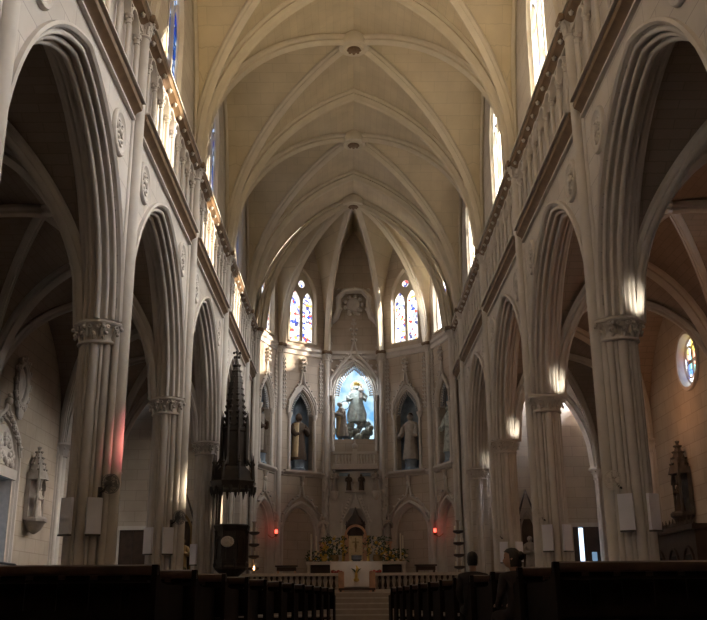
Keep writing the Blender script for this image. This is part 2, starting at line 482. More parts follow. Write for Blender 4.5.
# ------------------------------------------------------------------ piers
def leafy(mb, r0, r1, z0, z1, n, a0=0, sz=.07):
    for k in range(n):
        a = a0+2*PI*k/n
        pts = []
        for i in range(7):
            t = i/6
            r = r0+(r1-r0)*t**2; z = z0+(z1-z0)*min(1, t*1.25)-(max(0, t-.8)*.35)*(z1-z0)
            pts.append((r*cos(a), r*sin(a), z))
        mb.tube(pts, [sz*.9, sz, sz*.95, sz*.8, sz*.6, sz*.6, sz*.75], 7)
        mb.ball((r1*cos(a), r1*sin(a), z1-.06), sz*.8, 8, 5)
PX = 5.02
def make_pier():
    r = empty('pier', (0, 0, 0))
    MB().lathe([(.44, 0), (.44, .25), (.41, .32), (.41, .5), (.37, .58)], n=8, a0=PI/8).build('plinth', 'stone', r)
    MB().lathe([(.295, .5), (.295, ZC-.35)], n=24).build('core', 'stone', r)
    for k in range(8):
        big = k % 2 == 0
        rr = .10 if big else .07
        d = .285 if big else .295
        a = k*PI/4
        MB().lathe([(rr*1.25, .52), (rr*1.25, .6), (rr, .66), (rr, ZC-.42)], (d*cos(a), d*sin(a), 0), 12).build('shaft', 'stone', r)
    for k in range(8):
        a = k*PI/4+PI/8
        MB().lathe([(.032, .55), (.032, ZC-.42)], (.325*cos(a), .325*sin(a), 0), 8).build('fillet', 'stone', r)
    cp = MB(); cp.lathe([(.39, -.46), (.41, -.44), (.41, -.41), (.37, -.38), (.34, -.30), (.36, -.18), (.41, -.1)], (0, 0, ZC), 24)
    leafy(cp, .35, .47, ZC-.40, ZC-.22, 12, 0, .045); leafy(cp, .36, .50, ZC-.33, ZC-.10, 8, PI/8, .05)
    for k in range(8):
        a = k*PI/4; e = V((cos(a), sin(a), 0)); sd_ = V((-sin(a), cos(a), 0))
        for q in (-1, 1):
            c0 = e*.44+sd_*q*.09+V((0, 0, ZC-.15))
            cp.tube([c0+sd_*q*.045*cos(t*.75)*(1-t*.07)+V((0, 0, .045*sin(t*.75)*(1-t*.07))) for t in range(10)], .018, 5)
    cp.build('capital', 'stone', r)
    MB().lathe([(.43, -.1), (.48, -.085), (.50, -.05), (.48, -.02), (.46, 0)], (0, 0, ZC), 8, a0=PI/8).build('abacus', 'stone', r)
    return r
pier0 = make_pier()
first = True
for s, side in SIDES:
    for k in range(5):
        p = pier0 if first else copy_tree(pier0)
        first = False
        p.location = (s*PX-.06*(s > 0), PY[k], 0)
        if k == 0: lab = 'clustered stone pier at the outer edge of the frame on the %s' % side
        elif k == 4: lab = 'clustered stone pier on the %s next to the sanctuary' % side
        else: lab = '%s clustered stone pier from the camera on the %s of the nave' % (ORD[k], side)
        tag(p, lab, 'pier', 'arcade piers')
# wall shafts rising from the piers to the vault
def make_wall_shaft():
    r = empty('wall_shaft', (0, 0, 0))
    MB().lathe([(.17, 0), (.17, .5), (.14, .6), (.135, 12.12)], n=16).build('shaft', 'stone', r)
    for q in (-1, 1):
        MB().lathe([(.09, 0), (.09, .5), (.07, .6), (.065, 12.15)], (.09, q*.15, 0), 10).build('side_shaft', 'stone', r)
    cp = MB(); cp.lathe([(.15, 12.08), (.17, 12.11), (.15, 12.15), (.16, 12.3), (.22, 12.44)], n=16)
    leafy(cp, .14, .23, 12.16, 12.42, 8, 0, .035); leafy(cp, .14, .25, 12.28, 12.47, 8, PI/8, .035)
    for q in (-1, 1): cp.lathe([(.08, 12.12), (.09, 12.2), (.13, 12.44)], (.09, q*.19, 0), 10)
    cp.build('capital', 'stone', r)
    mb = MB(); mb.rings([[(x*k-.02*k+.02, y*k, z) for x, y in ((.2, .34), (.02, .34), (-.27, .17), (-.27, -.17), (.02, -.34), (.2, -.34))] for k, z in ((.9, 12.44), (1, 12.49), (1, 12.55), (.95, 12.6))]); mb.build('abacus', 'brown', r)
    return r
ws0 = make_wall_shaft(); first = True
for s, side in SIDES:
    for k in range(5):
        p = ws0 if first else copy_tree(ws0); first = False
        p.location = (s*4.57, PY[k], 0); p.rotation_euler = (0, 0, 0 if s > 0 else PI)
        lab = ('slender wall shaft cut by the top corner of the frame on the %s' % side) if k == 0 else \
              ('slender wall shaft with leafy capital on the %s next to the sanctuary' % side) if k == 4 else \
              'slender wall shaft with leafy capital rising from the %s %s pier' % (ORD[k], side)
        tag(p, lab, 'wall shaft', 'wall shafts of the nave')
# roundels
def make_roundel():
    r = empty('roundel', (0, 0, 0))
    X = Matrix.Rotation(PI/2, 4, 'Y')
    mb = MB(); mb.lathe([(.30, 0), (.47, 0), (.47, .03), (.44, .07), (.38, .07), (.34, .03), (.30, .02)], n=28, X=X); mb.build('ring', 'stone', r)
    mb = MB(); mb.lathe([(.33, -.02), (.33, .01), (.01, .02)], n=24, X=X)
    for k in range(4):
        a = PI/4+k*PI/2
        mb.tube([(.03, .16*cos(a)+.11*cos(t*PI/6), .16*sin(a)+.11*sin(t*PI/6)) for t in range(12)], .025, 6, closed=True)
        mb.ball((.04, .18*cos(a), .18*sin(a)), (.035, .05, .05), 8, 5)
    mb.ball((.05, 0, 0), (.05, .08, .08), 10, 6)
    mb.build('carving', 'stone', r)
    return r
rd0 = make_roundel(); first = True
for s, side in SIDES:
    for k in range(5):
        for q in (-1, 1):
            y = PY[k]+q*1.15
            if k == 0 and q < 0 or k == 4 and q > 0: continue
            p = rd0 if first else copy_tree(rd0); first = False
            p.location = (s*(XW-.005), y, 9.28); p.rotation_euler = (0, 0, 0 if s < 0 else PI)
            wh = 'beyond' if q > 0 else 'before'
            sh = 'the wall shaft cut by the top corner' if k == 0 else 'the wall shaft next to the sanctuary' if k == 4 else 'the %s wall shaft from the camera' % ORD[k]
            tag(p, 'round carved stone medallion just %s %s, %s wall' % (wh, sh, side), 'medallion', 'wall medallions')
# ------------------------------------------------------------------ gallery (blind triforium) per bay
NC = 9
def make_gallery(L=6.6, nc=NC):
    g = empty('gallery', (0, 0, 0))     # local: x=0 wall face, +x into the nave
    mb = MB(); prof = [(-.02, 10.12), (.05, 10.14), (.10, 10.22), (.20, 10.28), (.22, 10.36), (.20, 10.42), (-.02, 10.46)]
    mb.rings([[(x, yy, z) for x, z in prof] for yy in (-L/2, L/2)]); mb.build('string_course', 'brown', g)
    mb = MB(); mb.box((.14, 0, 10.445), (.27, L, .04)); mb.box((.04, 0, 10.09), (.09, L, .05)); mb.build('fillet', 'stone', g)
    mb = MB(); prof = [(-.02, 12.22), (.05, 12.24), (.08, 12.32), (.22, 12.40), (.25, 12.52), (-.02, 12.56)]
    mb.rings([[(x, yy, z) for x, z in prof] for yy in (-L/2, L/2)]); mb.build('cornice', 'brown', g)
    mb = MB(); mb.box((.13, 0, 12.57), (.30, L, .05)); mb.box((.05, 0, 12.19), (.11, L, .05)); mb.build('coping', 'stone', g)
    for i in range(10 if L > 4 else 4): knob('stud', (.17, -L/2+.33+i*(L-.66)/(9 if L > 4 else 3), 12.345), (.05, .07, .05), 'stone', g, (0, 0, 0))
    for i in range(nc):
        y = -L/2+(i+.5)*L/nc
        c = MB().lathe([(.075, 10.46), (.075, 10.52), (.05, 10.57), (.046, 11.62)], (.09, y, 0), 10).build('colonnette', 'stone', g)
        k = MB(); k.lathe([(.05, 11.6), (.065, 11.62), (.055, 11.66), (.075, 11.76), (.09, 11.78), (.09, 11.82)], (.09, y, 0), 10)
        for a in range(6): k.ball((.09+.075*cos(a*PI/3), y+.075*sin(a*PI/3), 11.73), .028, 6, 4)
        k.build('capital', 'stone', c)
    tr = MB()
    F = Matrix(((0, 1, 0, 0), (1, 0, 0, 0), (0, 0, 1, 0), (0, 0, 0, 1)))
    for i in range(nc-1):
        y = -L/2+(i+1)*L/nc
        arch_sweep(tr, [(0, -.01), (0, .14), (.05, .14), (.07, .08), (.07, -.01)], L/nc/2, .36, 11.82, 6, y, 0, F)
    tr.build('trefoil_arcade', 'stone', g)
    return g
ga0 = make_gallery(); first = True
for s, side in SIDES:
    for k in range(-1, 4):
        p = ga0 if first else copy_tree(ga0); first = False
        p.location = (s*XW, 13.85+B*k, 0); p.rotation_euler = (0, 0, PI if s > 0 else 0)
        if k < 0: lab = 'stone gallery arcade on the %s wall overhead beside the camera' % side
        else: lab = '%s gallery arcade of colonnettes from the camera, high on the %s nave wall' % (['first', 'second', 'third', 'fourth'][k], side)
        tag(p, lab, 'gallery', 'gallery arcades')
for s, side in SIDES:
    p = make_gallery(2.3, 3); p.location = (s*XW, (PY[4]+YA)/2, 0); p.rotation_euler = (0, 0, PI if s > 0 else 0)
    tag(p, 'short gallery arcade on the %s wall next to the apse' % side, 'gallery', 'gallery arcades')

# ------------------------------------------------------------------ aisles
ARISE = 4.0
def az(t): return ZC+ARISE*fprof(t)
for s, side in SIDES:
    F = Matrix(((0, s, 0, 0), (1, 0, 0, 0), (0, 0, 1, 0), (0, 0, 0, 1)))
    holes = []
    if s > 0: holes = [[(y-.65+.76*cos(t*PI/16), 7.45+.76*sin(t*PI/16)) for t in range(32)] for y in BAY[1:3]]+[lancet(PY[k]+.9, .24, 6.95, 7.45, .4) for k in (1, 2, 3)]
    else: holes = [[(25.1, .02), (27.0, .02), (27.0, 4.0), (25.1, 4.0)]]
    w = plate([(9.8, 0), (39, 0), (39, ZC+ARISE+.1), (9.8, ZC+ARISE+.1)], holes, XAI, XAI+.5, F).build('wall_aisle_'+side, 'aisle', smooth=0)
    struct(w, 'outer stone wall of the %s aisle' % side, 'wall')
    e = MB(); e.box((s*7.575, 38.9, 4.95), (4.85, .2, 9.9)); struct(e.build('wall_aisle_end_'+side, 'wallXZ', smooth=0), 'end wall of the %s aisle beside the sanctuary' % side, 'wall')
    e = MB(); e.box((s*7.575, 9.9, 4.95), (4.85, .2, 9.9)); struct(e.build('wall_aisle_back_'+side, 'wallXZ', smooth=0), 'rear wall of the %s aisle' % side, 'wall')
    mb = MB()
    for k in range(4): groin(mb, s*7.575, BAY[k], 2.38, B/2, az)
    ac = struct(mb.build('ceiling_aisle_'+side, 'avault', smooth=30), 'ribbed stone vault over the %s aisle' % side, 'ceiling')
    for k in range(5):
        rib([(s*7.575+2.34*j/NR, PY[k], az(j/NR)) for j in range(-NR, NR+1)], 'transverse_rib', ac, 'stone', .17, .32)
    for k in range(4):
        for q in (-1, 1):
            rib([(s*7.575+2.34*j/NR, BAY[k]+q*3.4*j/NR, az(j/NR)) for j in range(-NR, NR+1)], 'diagonal_rib', ac, 'stone', .12, .24)
# responds on the aisle walls
def make_respond():
    r = empty('aisle_respond', (0, 0, 0))
    MB().box((-.02, 0, 2.7), (.16, .62, 5.4)).build('pilaster', 'stone', r)
    for q, rr in ((-.2, .08), (0, .12), (.2, .08)):
        MB().lathe([(rr*1.3, 0), (rr*1.3, .5), (rr, .6), (rr, 5.3)], (.1, q, 0), 12).build('shaft', 'stone', r)
    cp = MB(); cp.lathe([(.2, 5.28), (.22, 5.3), (.2, 5.36), (.24, 5.55), (.32, 5.64)], (.06, 0, 0), 14)
    leafy(cp, .2, .33, 5.35, 5.62, 8, 0, .05); cp.build('capital', 'stone', r)
    MB().lathe([(.34, 5.64), (.38, 5.68), (.36, 5.75)], (.06, 0, 0), 8, a0=PI/8).build('abacus', 'stone', r)
    return r
rs0 = make_respond(); first = True
for s, side in SIDES:
    for k in range(1, 5):
        p = rs0 if first else copy_tree(rs0); first = False
        p.location = (s*XAI, PY[k], 0); p.rotation_euler = (0, 0, 0 if s < 0 else PI)
        tag(p, 'attached column with capital on the %s aisle wall, opposite the %s pier' % (side, ORD[k]), 'wall column', 'aisle wall columns')
# rose windows, right aisle
for i, y in enumerate([b-.65 for b in BAY[1:3]]):
    F = Matrix(((0, 1, 0, 0), (1, 0, 0, 0), (0, 0, 1, 0), (0, 0, 0, 1)))
    circ = lambda r, n=32: [(y+r*cos(2*PI*t/n), 7.45+r*sin(2*PI*t/n)) for t in range(n)]
    mb = MB()
    pr = [(.92, XAI-.02), (.90, XAI-.08), (.80, XAI-.08), (.76, XAI-.01), (.74, XAI+.12), (.68, XAI+.16), (.68, XAI+.3)]
    rg = [[(d, y+r*cos(2*PI*t/32), 7.45+r*sin(2*PI*t/32)) for t in range(32)] for r, d in pr]
    mb.rings(rg, cap=False)
    n = len(WINDOWS)+1
    wo = struct(mb.build('window_%d' % n, 'stone'), 'small round rose window high on the right aisle wall, %s' % ['beside the nearer bay', 'seen between the first two piers'][i], 'window'); WINDOWS.append(wo)
    plate(circ(.68), [], XAI+.17, XAI+.185, F).build('glass', 'grose', wo, smooth=0)
    tr = MB()
    for k in range(4):
        a = PI/4+k*PI/2
        tr.tube([(XAI+.14, y+.31*cos(a)+.26*cos(t*PI/8), 7.45+.31*sin(a)+.26*sin(t*PI/8)) for t in range(16)], 0.035, 6, closed=True)
    tr.build('tracery', 'stone', wo)

# small lancets added to the right aisle wall to throw sun patches inside
for i, k in enumerate((1, 2, 3)):
    y = PY[k]+.9; mb = MB(); arch_sweep(mb, [(-.06, XAI-.02), (-.05, XAI-.06), (.0, XAI-.05), (.03, XAI+.02), (.04, XAI+.2)], .24, .4, 7.45, 8, y, .5, F)
    n = len(WINDOWS)+1
    wo = struct(mb.build('window_%d' % n, 'stone'), 'narrow lancet window added for sun patches in the right aisle wall beside the %s wall column' % ORD[k], 'window'); WINDOWS.append(wo)
    plate(lancet(y, .21, 6.97, 7.45, .37), [], XAI+.15, XAI+.16, F).build('glass', 'grosered' if k == 1 else 'glancet', wo, smooth=0)

# ------------------------------------------------------------------ apse walls
FW = RA*sin(PI/10)
def facet(k):
    ph = math.radians(18+36*k); dr = V((cos(ph), sin(ph), 0))
    c = dr*(RA*cos(PI/10))+V((0, YA, 0))
    return frame(c, (sin(ph), -cos(ph), 0), dr)
FN = {0: 'far right', 1: 'right', 2: 'centre', 3: 'left', 4: 'far left'}
N_A, N_S, N_Z, N_H = .62, 6.6, 9.25, 1.2
wa = MB()
for k in range(5):
    F = facet(k)
    out = [(-FW, 0), (FW, 0)]+[(FW*j/12, vz(j/12)+.02) for j in range(12, -13, -1)]
    if k == 2: holes = [lancet(0, .96, 8.2, 10.3, 1.65)]
    else: holes = [lancet(0, .8, 12.85, 15.1, 1.6), lancet(0, N_A, N_S, N_Z, N_H), lancet(0, 1.0, .96, 3.7, 1.3)]
    p = plate(out, holes, 0, .35, F); wa.add(p.v, p.f)
apse = struct(wa.build('wall_apse', 'wallXZ', smooth=0), 'five-sided stone wall of the apse', 'wall')
for k in range(5):
    F = facet(k); mb = MB()
    for z0, z1, d in ((12.2, 12.62, .16), (6.28, 6.52, .16)):
        if k == 2 and z0 < 7: continue
        pr = [(0, z0), (-d*.4, z0+.03), (-d*.5, z0+(z1-z0)*.5), (-d, z0+(z1-z0)*.65), (-d, z1), (0, z1)]
        mb.rings([[(u, t, z) for t, z in pr] for u in (-FW, FW)], F)
    mb.build('cornice', 'stone', apse)
    if k != 2:
        mb = MB(); mb.box((0, .30, 2.95), (2.1, .08, 4.1), F); mb.build('blind_arch_panel', 'wallXZ', apse, smooth=0)
        mb = MB(); arch_sweep(mb, [(-.16, .02), (-.14, -.07), (-.05, -.08), (0, -.02), (.05, .02), (.08, .10), (.12, .12), (.14, .26)], 1.0, 1.3, 3.7, 12, 0, 2.7, F)
        pts = [(1.16, 3.9), (1.05, 4.5), (.55, 5.1), (.14, 5.35), (.03, 5.9)]
        for q in (-1, 1): mb.tube([F @ V((q*u, -.06, z)) for u, z in pts], [.07, .07, .065, .055, .04], 7)
        mb.ball(F @ V((0, -.08, 5.95)), (.1, .1, .13)); mb.ball(F @ V((0, -.08, 6.12)), .06)
        for q in (-1, 1):
            for i in range(5):
                t = (i+.5)/5*3; j = int(t); f = t-j
                u = pts[j][0]*(1-f)+pts[j+1][0]*f; z = pts[j][1]*(1-f)+pts[j+1][1]*f
                mb.ball(F @ V((q*u, -.13, z+.09)), (.07, .07, .06), 8, 5)
        mb.build('blind_arch_moulding', 'stone', apse)
        # window
        fr = MB(); arch_sweep(fr, [(-.04, -.03), (.03, -.04), (.06, .02), (.13, .2), (.13, .26)], .82, 1.65, 15.1, 10, 0, 2.2, F)
        fr.box((0, .08, 12.88), (1.6, .3, .08), F)
        n = len(WINDOWS)+1
        wo = struct(fr.build('window_%d' % n, 'rib'), 'two-light stained glass apse window, %s side' % FN[k], 'window'); WINDOWS.append(wo)
        plate(lancet(0, .72, 12.92, 15.1, 1.5), [], .22, .235, F).build('glass', 'gapse', wo, smooth=0)
        mu = plate(lancet(0, .74, 12.9, 15.1, 1.52), [lancet(-.37, .29, 12.98, 14.95, .62), lancet(.37, .29, 12.98, 14.95, .62), [(.19*cos(t*PI/8), 15.98+.19*sin(t*PI/8)) for t in range(16)]], .13, .20, F)
        mu.build('mullion', 'rib', wo)
    sh = copy_tree(ws0, (0, 0, 0), 0)
# apse vertex shafts use the copies just made
shafts = [o for o in C.objects if o.name.startswith('wall_shaft') and o.parent is None and tuple(o.location) == (0, 0, 0)]
VN = ['at the right mouth of the apse', 'between the two right apse windows', 'right of the backlit altarpiece', 'left of the backlit altarpiece', 'between the two left apse windows', 'at the left mouth of the apse']
for o, k in zip(shafts, (1, 2, 3, 4, 0)):
    x, y = VX[k]; o.location = (x*.968, YA+(y-YA)*.968, 0); o.rotation_euler = (0, 0, math.atan2(y-YA, x))
    tag(o, 'slender apse shaft '+VN[k], 'wall shaft', 'wall shafts of the apse')
o = copy_tree(ws0, (VX[5][0]*.968, YA, 0), PI); tag(o, 'slender apse shaft '+VN[5], 'wall shaft', 'wall shafts of the apse')

# ------------------------------------------------------------------ statues
def robed(mb, h, X, lean=0., arms=((.04, -.17, .64), (-.03, -.17, .60)), fold=.07, wide=1., bow=0.):
    """one continuous robed figure, facing -y, height h"""
    prof = [(0, .17, .15), (.04, .165, .145), (.15, .15, .13), (.3, .135, .115), (.45, .125, .10), (.58, .115, .09), (.66, .125, .09), (.74, .14, .088), (.79, .145, .08), (.825, .10, .065),
            (.845, .05, .048), (.865, .045, .047), (.885, .055, .06), (.915, .066, .076), (.95, .066, .075), (.98, .05, .055), (1., .012, .012)]
    rg = []
    for z, rx, ry in prof:
        ring = []
        dy = -bow*max(0, z-.55)**1.3*2
        for j in range(28):
            a = 2*PI*j/28
            k = 1+(fold*max(0, .8-z)*(sin(9*a)+.5*sin(14*a+2)) if z < .8 else 0)
            y = ry*k*sin(a)
            if .88 < z < .94 and abs(a-1.5*PI) < .25: y -= .02
            ring.append((rx*wide*k*cos(a)*h+lean*z*h, (y+dy)*h, z*h))
        rg.append(ring)
    mb.rings(rg, X)
    for q, hd in zip((1, -1), arms):
        mb.tube([V((q*.115*wide+lean*.78, -bow*.3, .775))*h, V((q*.17*wide+lean*.7, -.03-bow*.2, .68))*h, V((q*.16*wide+lean*.6, -.07, .58))*h, V((hd[0]+q*.05, hd[1]+.04, hd[2]-.02))*h, V(hd)*h],
                [.05*h, .058*h, .06*h, .055*h, .03*h], 9, X)
        mb.ball(V(hd)*h, .03*h, 8, 5, X)
def cusps(F, a, h, z0, n, ln, rr, r, mat):
    A, Bq = arch_line(a+.02, h+.02, z0, n, 0), arch_line(a+.02, h+.02, z0, n, ln)
    for (u0, z0_), (u1, z1) in list(zip(A, Bq))[1:-1]:
        mb = MB(); p0 = F @ V((u0, .1, z0_)); p1 = F @ V((u1, .14, z1)); mb.tube([p0-r.location, p1-r.location], [rr, rr*.8], 6); mb.ball(p1-r.location, rr*1.25, 7, 4)
        mb.build('cusp', mat, r)
def make_niche(F, label):
    r = empty('statue_niche', F @ V((0, 0, 6.45)))
    def put(mb, name, mat, parent=None):
        o = r.location; mb.v = [tuple(V(p)-o) for p in mb.v]
        return mb.build(name, mat, parent or r)
    mb = MB(); P = [[F @ V((-.72*cos(t*PI/12), .3+.42*sin(t*PI/12), z)) for t in range(13)] for z in (6.5, 8, 9.5, 10.7)]
    mb.grid(P); mb.box((0, .3, 6.52), (1.5, .85, .14), F); mb.box((0, .5, 10.7), (1.5, .6, .1), F); put(mb, 'recess', 'niche')
    mb = MB(); arch_sweep(mb, [(-.2, 0), (-.18, -.08), (-.08, -.10), (-.05, -.04), (0, -.06), (.04, 0), (.05, .08), (.09, .1), (.10, .3)], N_A+.06, N_H+.06, N_Z, 12, 0, 0, F)
    put(mb, 'arch_moulding', 'stone')
    cusps(F, N_A, N_H, N_Z, 11, .17, .04, r, 'niche_light')
    for q in (-1, 1):
        mb = MB(); mb.lathe([(.10, 6.55), (.10, 6.7), (.07, 6.78), (.065, 9.05)], (q*(N_A+.10), -.04, 0), 10, F)
        c = put(mb, 'colonnette', 'stone')
        mb = MB(); mb.lathe([(.07, 9.03), (.10, 9.1), (.15, 9.22), (.15, 9.28)], (q*(N_A+.10), -.04, 0), 10, F); put(mb, 'capital', 'stone', c)
    mb = MB(); mb.rings([[(u, t, z) for t, z in ((.05, 6.32), (-.1, 6.36), (-.22, 6.48), (-.22, 6.56), (.05, 6.58))] for u in (-1.02, 1.02)], F)
    mb.tube([F @ V((0, -.1, 6.3)), F @ V((0, -.05, 5.9))], [.14, .03], 8); put(mb, 'sill', 'stone')
    pts = [(N_A+.2, 9.3), (N_A+.14, 9.9), (.36, 10.5), (.1, 10.85), (.03, 11.4)]
    mb = MB()
    for q in (-1, 1): mb.tube([F @ V((q*u, -.08, z)) for u, z in pts], [.065, .065, .06, .05, .035], 7)
    hood = put(mb, 'ogee_hood', 'stone')
    for q in (-1, 1):
        for i in range(6):
            t = (i+.6)/6*3; j = int(t); f = t-j
            u = pts[j][0]*(1-f)+pts[j+1][0]*f; z = pts[j][1]*(1-f)+pts[j+1][1]*f
            knob('crocket', F @ V((q*(u+.05), -.13, z+.08)), .05, 'stone', hood, r.location)
    mb = MB()
    for z, w in ((11.45, .12), (11.62, .09), (11.8, .15), (11.98, .08)):
        for a in range(4): mb.ball(F @ V((w*cos(a*PI/2+.78), -.12+.4*w*sin(a*PI/2+.78), z)), (.07, .06, .07), 7, 5)
    mb.tube([F @ V((0, -.1, 11.3)), F @ V((0, -.1, 12.1))], .03, 6); put(mb, 'finial', 'stone')
    for q in (-1, 1):
        mb = MB(); mb.tube([F @ V((q*1.06, -.06, 9.4)), F @ V((q*1.06, -.06, 12.1))], .03, 6)
        for i in range(13):
            for e in (-1, 1): mb.ball(F @ V((q*1.06+e*.06, -.08, 9.5+.2*i)), (.055, .05, .06), 6, 4)
        put(mb, 'leaf_strip', 'stone')
    return tag(r, label, 'niche', 'statue niches of the apse')
robes = {0: ('greyrobe', 'grey'), 1: ('statue', 'grey'), 3: ('brownrobe', 'brown'), 4: ('brownrobe', 'brown')}
for k in (0, 1, 3, 4):
    F = facet(k)
    make_niche(F, {0: 'narrow-looking pointed niche at the far right end of the apse', 1: 'pointed blue-grey niche right of the altarpiece', 3: 'pointed blue-grey niche left of the altarpiece', 4: 'narrow-looking pointed niche at the far left end of the apse'}[k])
    base = F @ V((0, .25, 6.59)); rz = math.radians(18+36*k-90)
    r = empty('statue', base, rz)
    pb = MB(); pb.lathe([(.34, 0), (.34, .08), (.28, .14), (.28, .42), (.33, .5)], n=8, a0=PI/8); pb.build('pedestal', 'niche', r)
    b = MB(); robed(b, 2.2, Matrix.Translation((0, 0, .5)), arms=((.06, -.15, .66), (-.1, -.15, .56)) if k in (3, 4) else ((.16, -.16, .52), (-.16, -.16, .52)), wide=1.1); b.build('figure', robes[k][0], r)
    if k in (3, 4):
        cl = MB()
        for q in (-1,):
            cl.rings([[((q*(.30-.05*z/1.6)+.13*cos(a)), (-.08+.24*sin(a)), z) for a in [t*PI/6 for t in range(12)]] for z in (.62, 1.1, 1.6, 2.1, 2.26)])
        cl.build('cloak', 'cream' if k == 3 else 'statue', r)
    hl = MB(); hl.ball((0, .02, 2.62), (.15, .13, .17)); hl.build('veil', 'brownrobe' if k != 0 else 'statue', r)
    tag(r, {0: 'dark grey statue standing in the far right apse niche', 1: 'grey robed statue with open arms in the niche right of the altarpiece',
            3: 'brown robed statue with cream cloak in the niche left of the altarpiece', 4: 'brown robed statue in the far left apse niche'}[k], 'statue')

# ------------------------------------------------------------------ altarpiece in the centre
F = facet(2); CY = YA+RA*cos(PI/10)
r = empty('altarpiece_frame', (0, CY, 8.2))
def put(mb, name, mat, root=r, parent=None, smooth=40):
    o = root.location; mb.v = [tuple(V(p)-o) for p in mb.v]
    return mb.build(name, mat, parent or root, smooth=smooth)
mb = MB(); P = [[(-1.05, CY+.3, z) for z in (8, 12.2)], [(-1.05, CY+1.2, z) for z in (8, 12.2)]]; mb.grid(P)
P = [[(1.05, CY+.3, z) for z in (8, 12.2)], [(1.05, CY+1.2, z) for z in (8, 12.2)]]; mb.grid(P)
mb.box((0, CY+.7, 8.15), (2.2, 1.2, .1)); mb.box((0, CY+.7, 12.2), (2.2, 1.2, .1)); put(mb, 'recess', 'niche')
mb = MB(); arch_sweep(mb, [(-.22, 0), (-.2, -.10), (-.10, -.12), (-.07, -.05), (0, -.07), (.04, 0), (.05, .1), (.08, .12), (.08, .34)], 1.02, 1.72, 10.3, 14, 0, 0, F); put(mb, 'arch_moulding', 'stone')
cusps(F, .96, 1.65, 10.3, 15, .2, .045, r, 'stone')
for q in (-1, 1):
    for dx in (.1, .26):
        mb = MB(); mb.lathe([(.1, 7.6), (.1, 7.8), (.07, 7.9), (.065, 10.1)], (q*(.98+dx), -.06 if dx < .2 else .0, 0), 10, F); c = put(mb, 'colonnette', 'stone')
        mb = MB(); mb.lathe([(.07, 10.05), (.1, 10.12), (.15, 10.26), (.15, 10.34)], (q*(.98+dx), -.06 if dx < .2 else .0, 0), 10, F); put(mb, 'capital', 'stone', parent=c)
pts = [(1.24, 10.35), (1.18, 11.2), (.62, 11.95), (.18, 12.4), (.03, 13.1)]
mb = MB()
for q in (-1, 1): mb.tube([F @ V((q*u, -.12, z)) for u, z in pts], [.085, .085, .08, .07, .045], 8)
hood = put(mb, 'ogee_hood', 'stone')
for q in (-1, 1):
    for i in range(8):
        t = (i+.6)/8*3; j = int(t); f = t-j
        knob('crocket', F @ V((q*(pts[j][0]*(1-f)+pts[j+1][0]*f+.08), -.15, pts[j][1]*(1-f)+pts[j+1][1]*f+.1)), .07, 'stone', hood, r.location)
mb = MB(); mb.tube([F @ V((0, -.1, 13)), F @ V((0, -.1, 14.2))], [.05, .02], 6)
for z, w in ((13.2, .13), (13.5, .1), (13.75, .2), (14.05, .1), (14.25, .03)):
    for a in range(4): mb.ball(F @ V((w*cos(a*PI/2+.78), -.12+.4*w*sin(a*PI/2+.78), z)), .075, 7, 5)
put(mb, 'finial', 'stone')
for q in (-1, 1):
    mb = MB(); mb.box(F @ V((q*1.2, -.03, 11.8)), (.1, .1, 2.9))
    for i in range(12): mb.ball(F @ V((q*1.2+(.07 if i % 2 else -.07), -.1, 10.5+.23*i)), (.07, .06, .07), 7, 4)
    mb.tube([F @ V((q*1.2, -.03, 13.2)), F @ V((q*1.2, -.03, 13.8))], [.07, .01], 6); put(mb, 'pinnacle', 'stone')
tag(r, 'ogee-arched stone frame with crockets around the backlit altarpiece', 'niche')
pane = plate(lancet(0, 1.04, 8.2, 10.3, 1.8), [], .95, .97, F).build('backlit_window', 'skyglass', smooth=0)
tag(pane, 'pale blue backlit glass with white clouds behind the altarpiece statues', 'window')
g = empty('cloud_mount', (0, CY+.5, 8.2))
mb = MB(); random.seed(3)
for i in range(70):
    a = random.uniform(-.85, .85); z = .12+random.random()*(1.0-.6*abs(a-.12)); mb.ball((a, random.uniform(-.15, .25), z), random.uniform(.1, .2), 9, 6)
mb.build('rocks', 'greyrobe', g); tag(g, 'mound of grey-green cloud and rock under the altarpiece statues', 'statue base')
g = empty('madonna_statue', (.12, CY+.5, 9.15))
mb = MB(); robed(mb, 1.85, None, arms=((.1, -.12, .68), (-.12, -.16, .6)), wide=1.45, fold=.14); mb.build('figure', 'greyrobe', g)
mb = MB(); mb.rings([[((.46-.10*z+.08*sin(4*z))*cos(a), .12+.14*sin(a), z) for a in [t*PI/8 for t in range(16)]] for z in (.05, .4, .8, 1.2, 1.5, 1.68)]); mb.build('mantle', 'pale', g)
mb = MB(); mb.lathe([(.10, 1.82), (.12, 1.85), (.15, 1.96), (.1, 1.98)], n=10); mb.build('crown', 'gold', g)
mb = MB(); robed(mb, .62, Matrix.Translation((.22, -.22, 1.15)), wide=1.1); mb.build('child_figure', 'statue', g)
mb = MB(); X = Matrix.Translation((0, .12, 1.82)) @ Matrix.Rotation(PI/2, 4, 'X'); mb.lathe([(.02, -.01), (.30, -.01), (.30, .01), (.02, .01)], n=24, X=X)
mb.build('halo', 'ivory', g)
tag(g, 'standing crowned statue holding a child before the blue glass', 'statue')
g = empty('kneeling_statue', (-.58, CY+.42, 8.38)); g.scale = (1.12, 1.12, 1.12)
mb = MB(); robed(mb, 1.55, Matrix.Rotation(-1.1, 4, 'Z'), arms=((.02, -.24, .66), (-.02, -.24, .66)), wide=1.15, bow=.16); mb.build('figure', 'statue', g)
mb = MB(); mb.rings([[(-.1+.2*cos(a), .05+.2*sin(a), z) for a in [t*PI/8 for t in range(16)]] for z in (.02, .5, .9, 1.15)]); mb.build('cloak', 'cream', g)
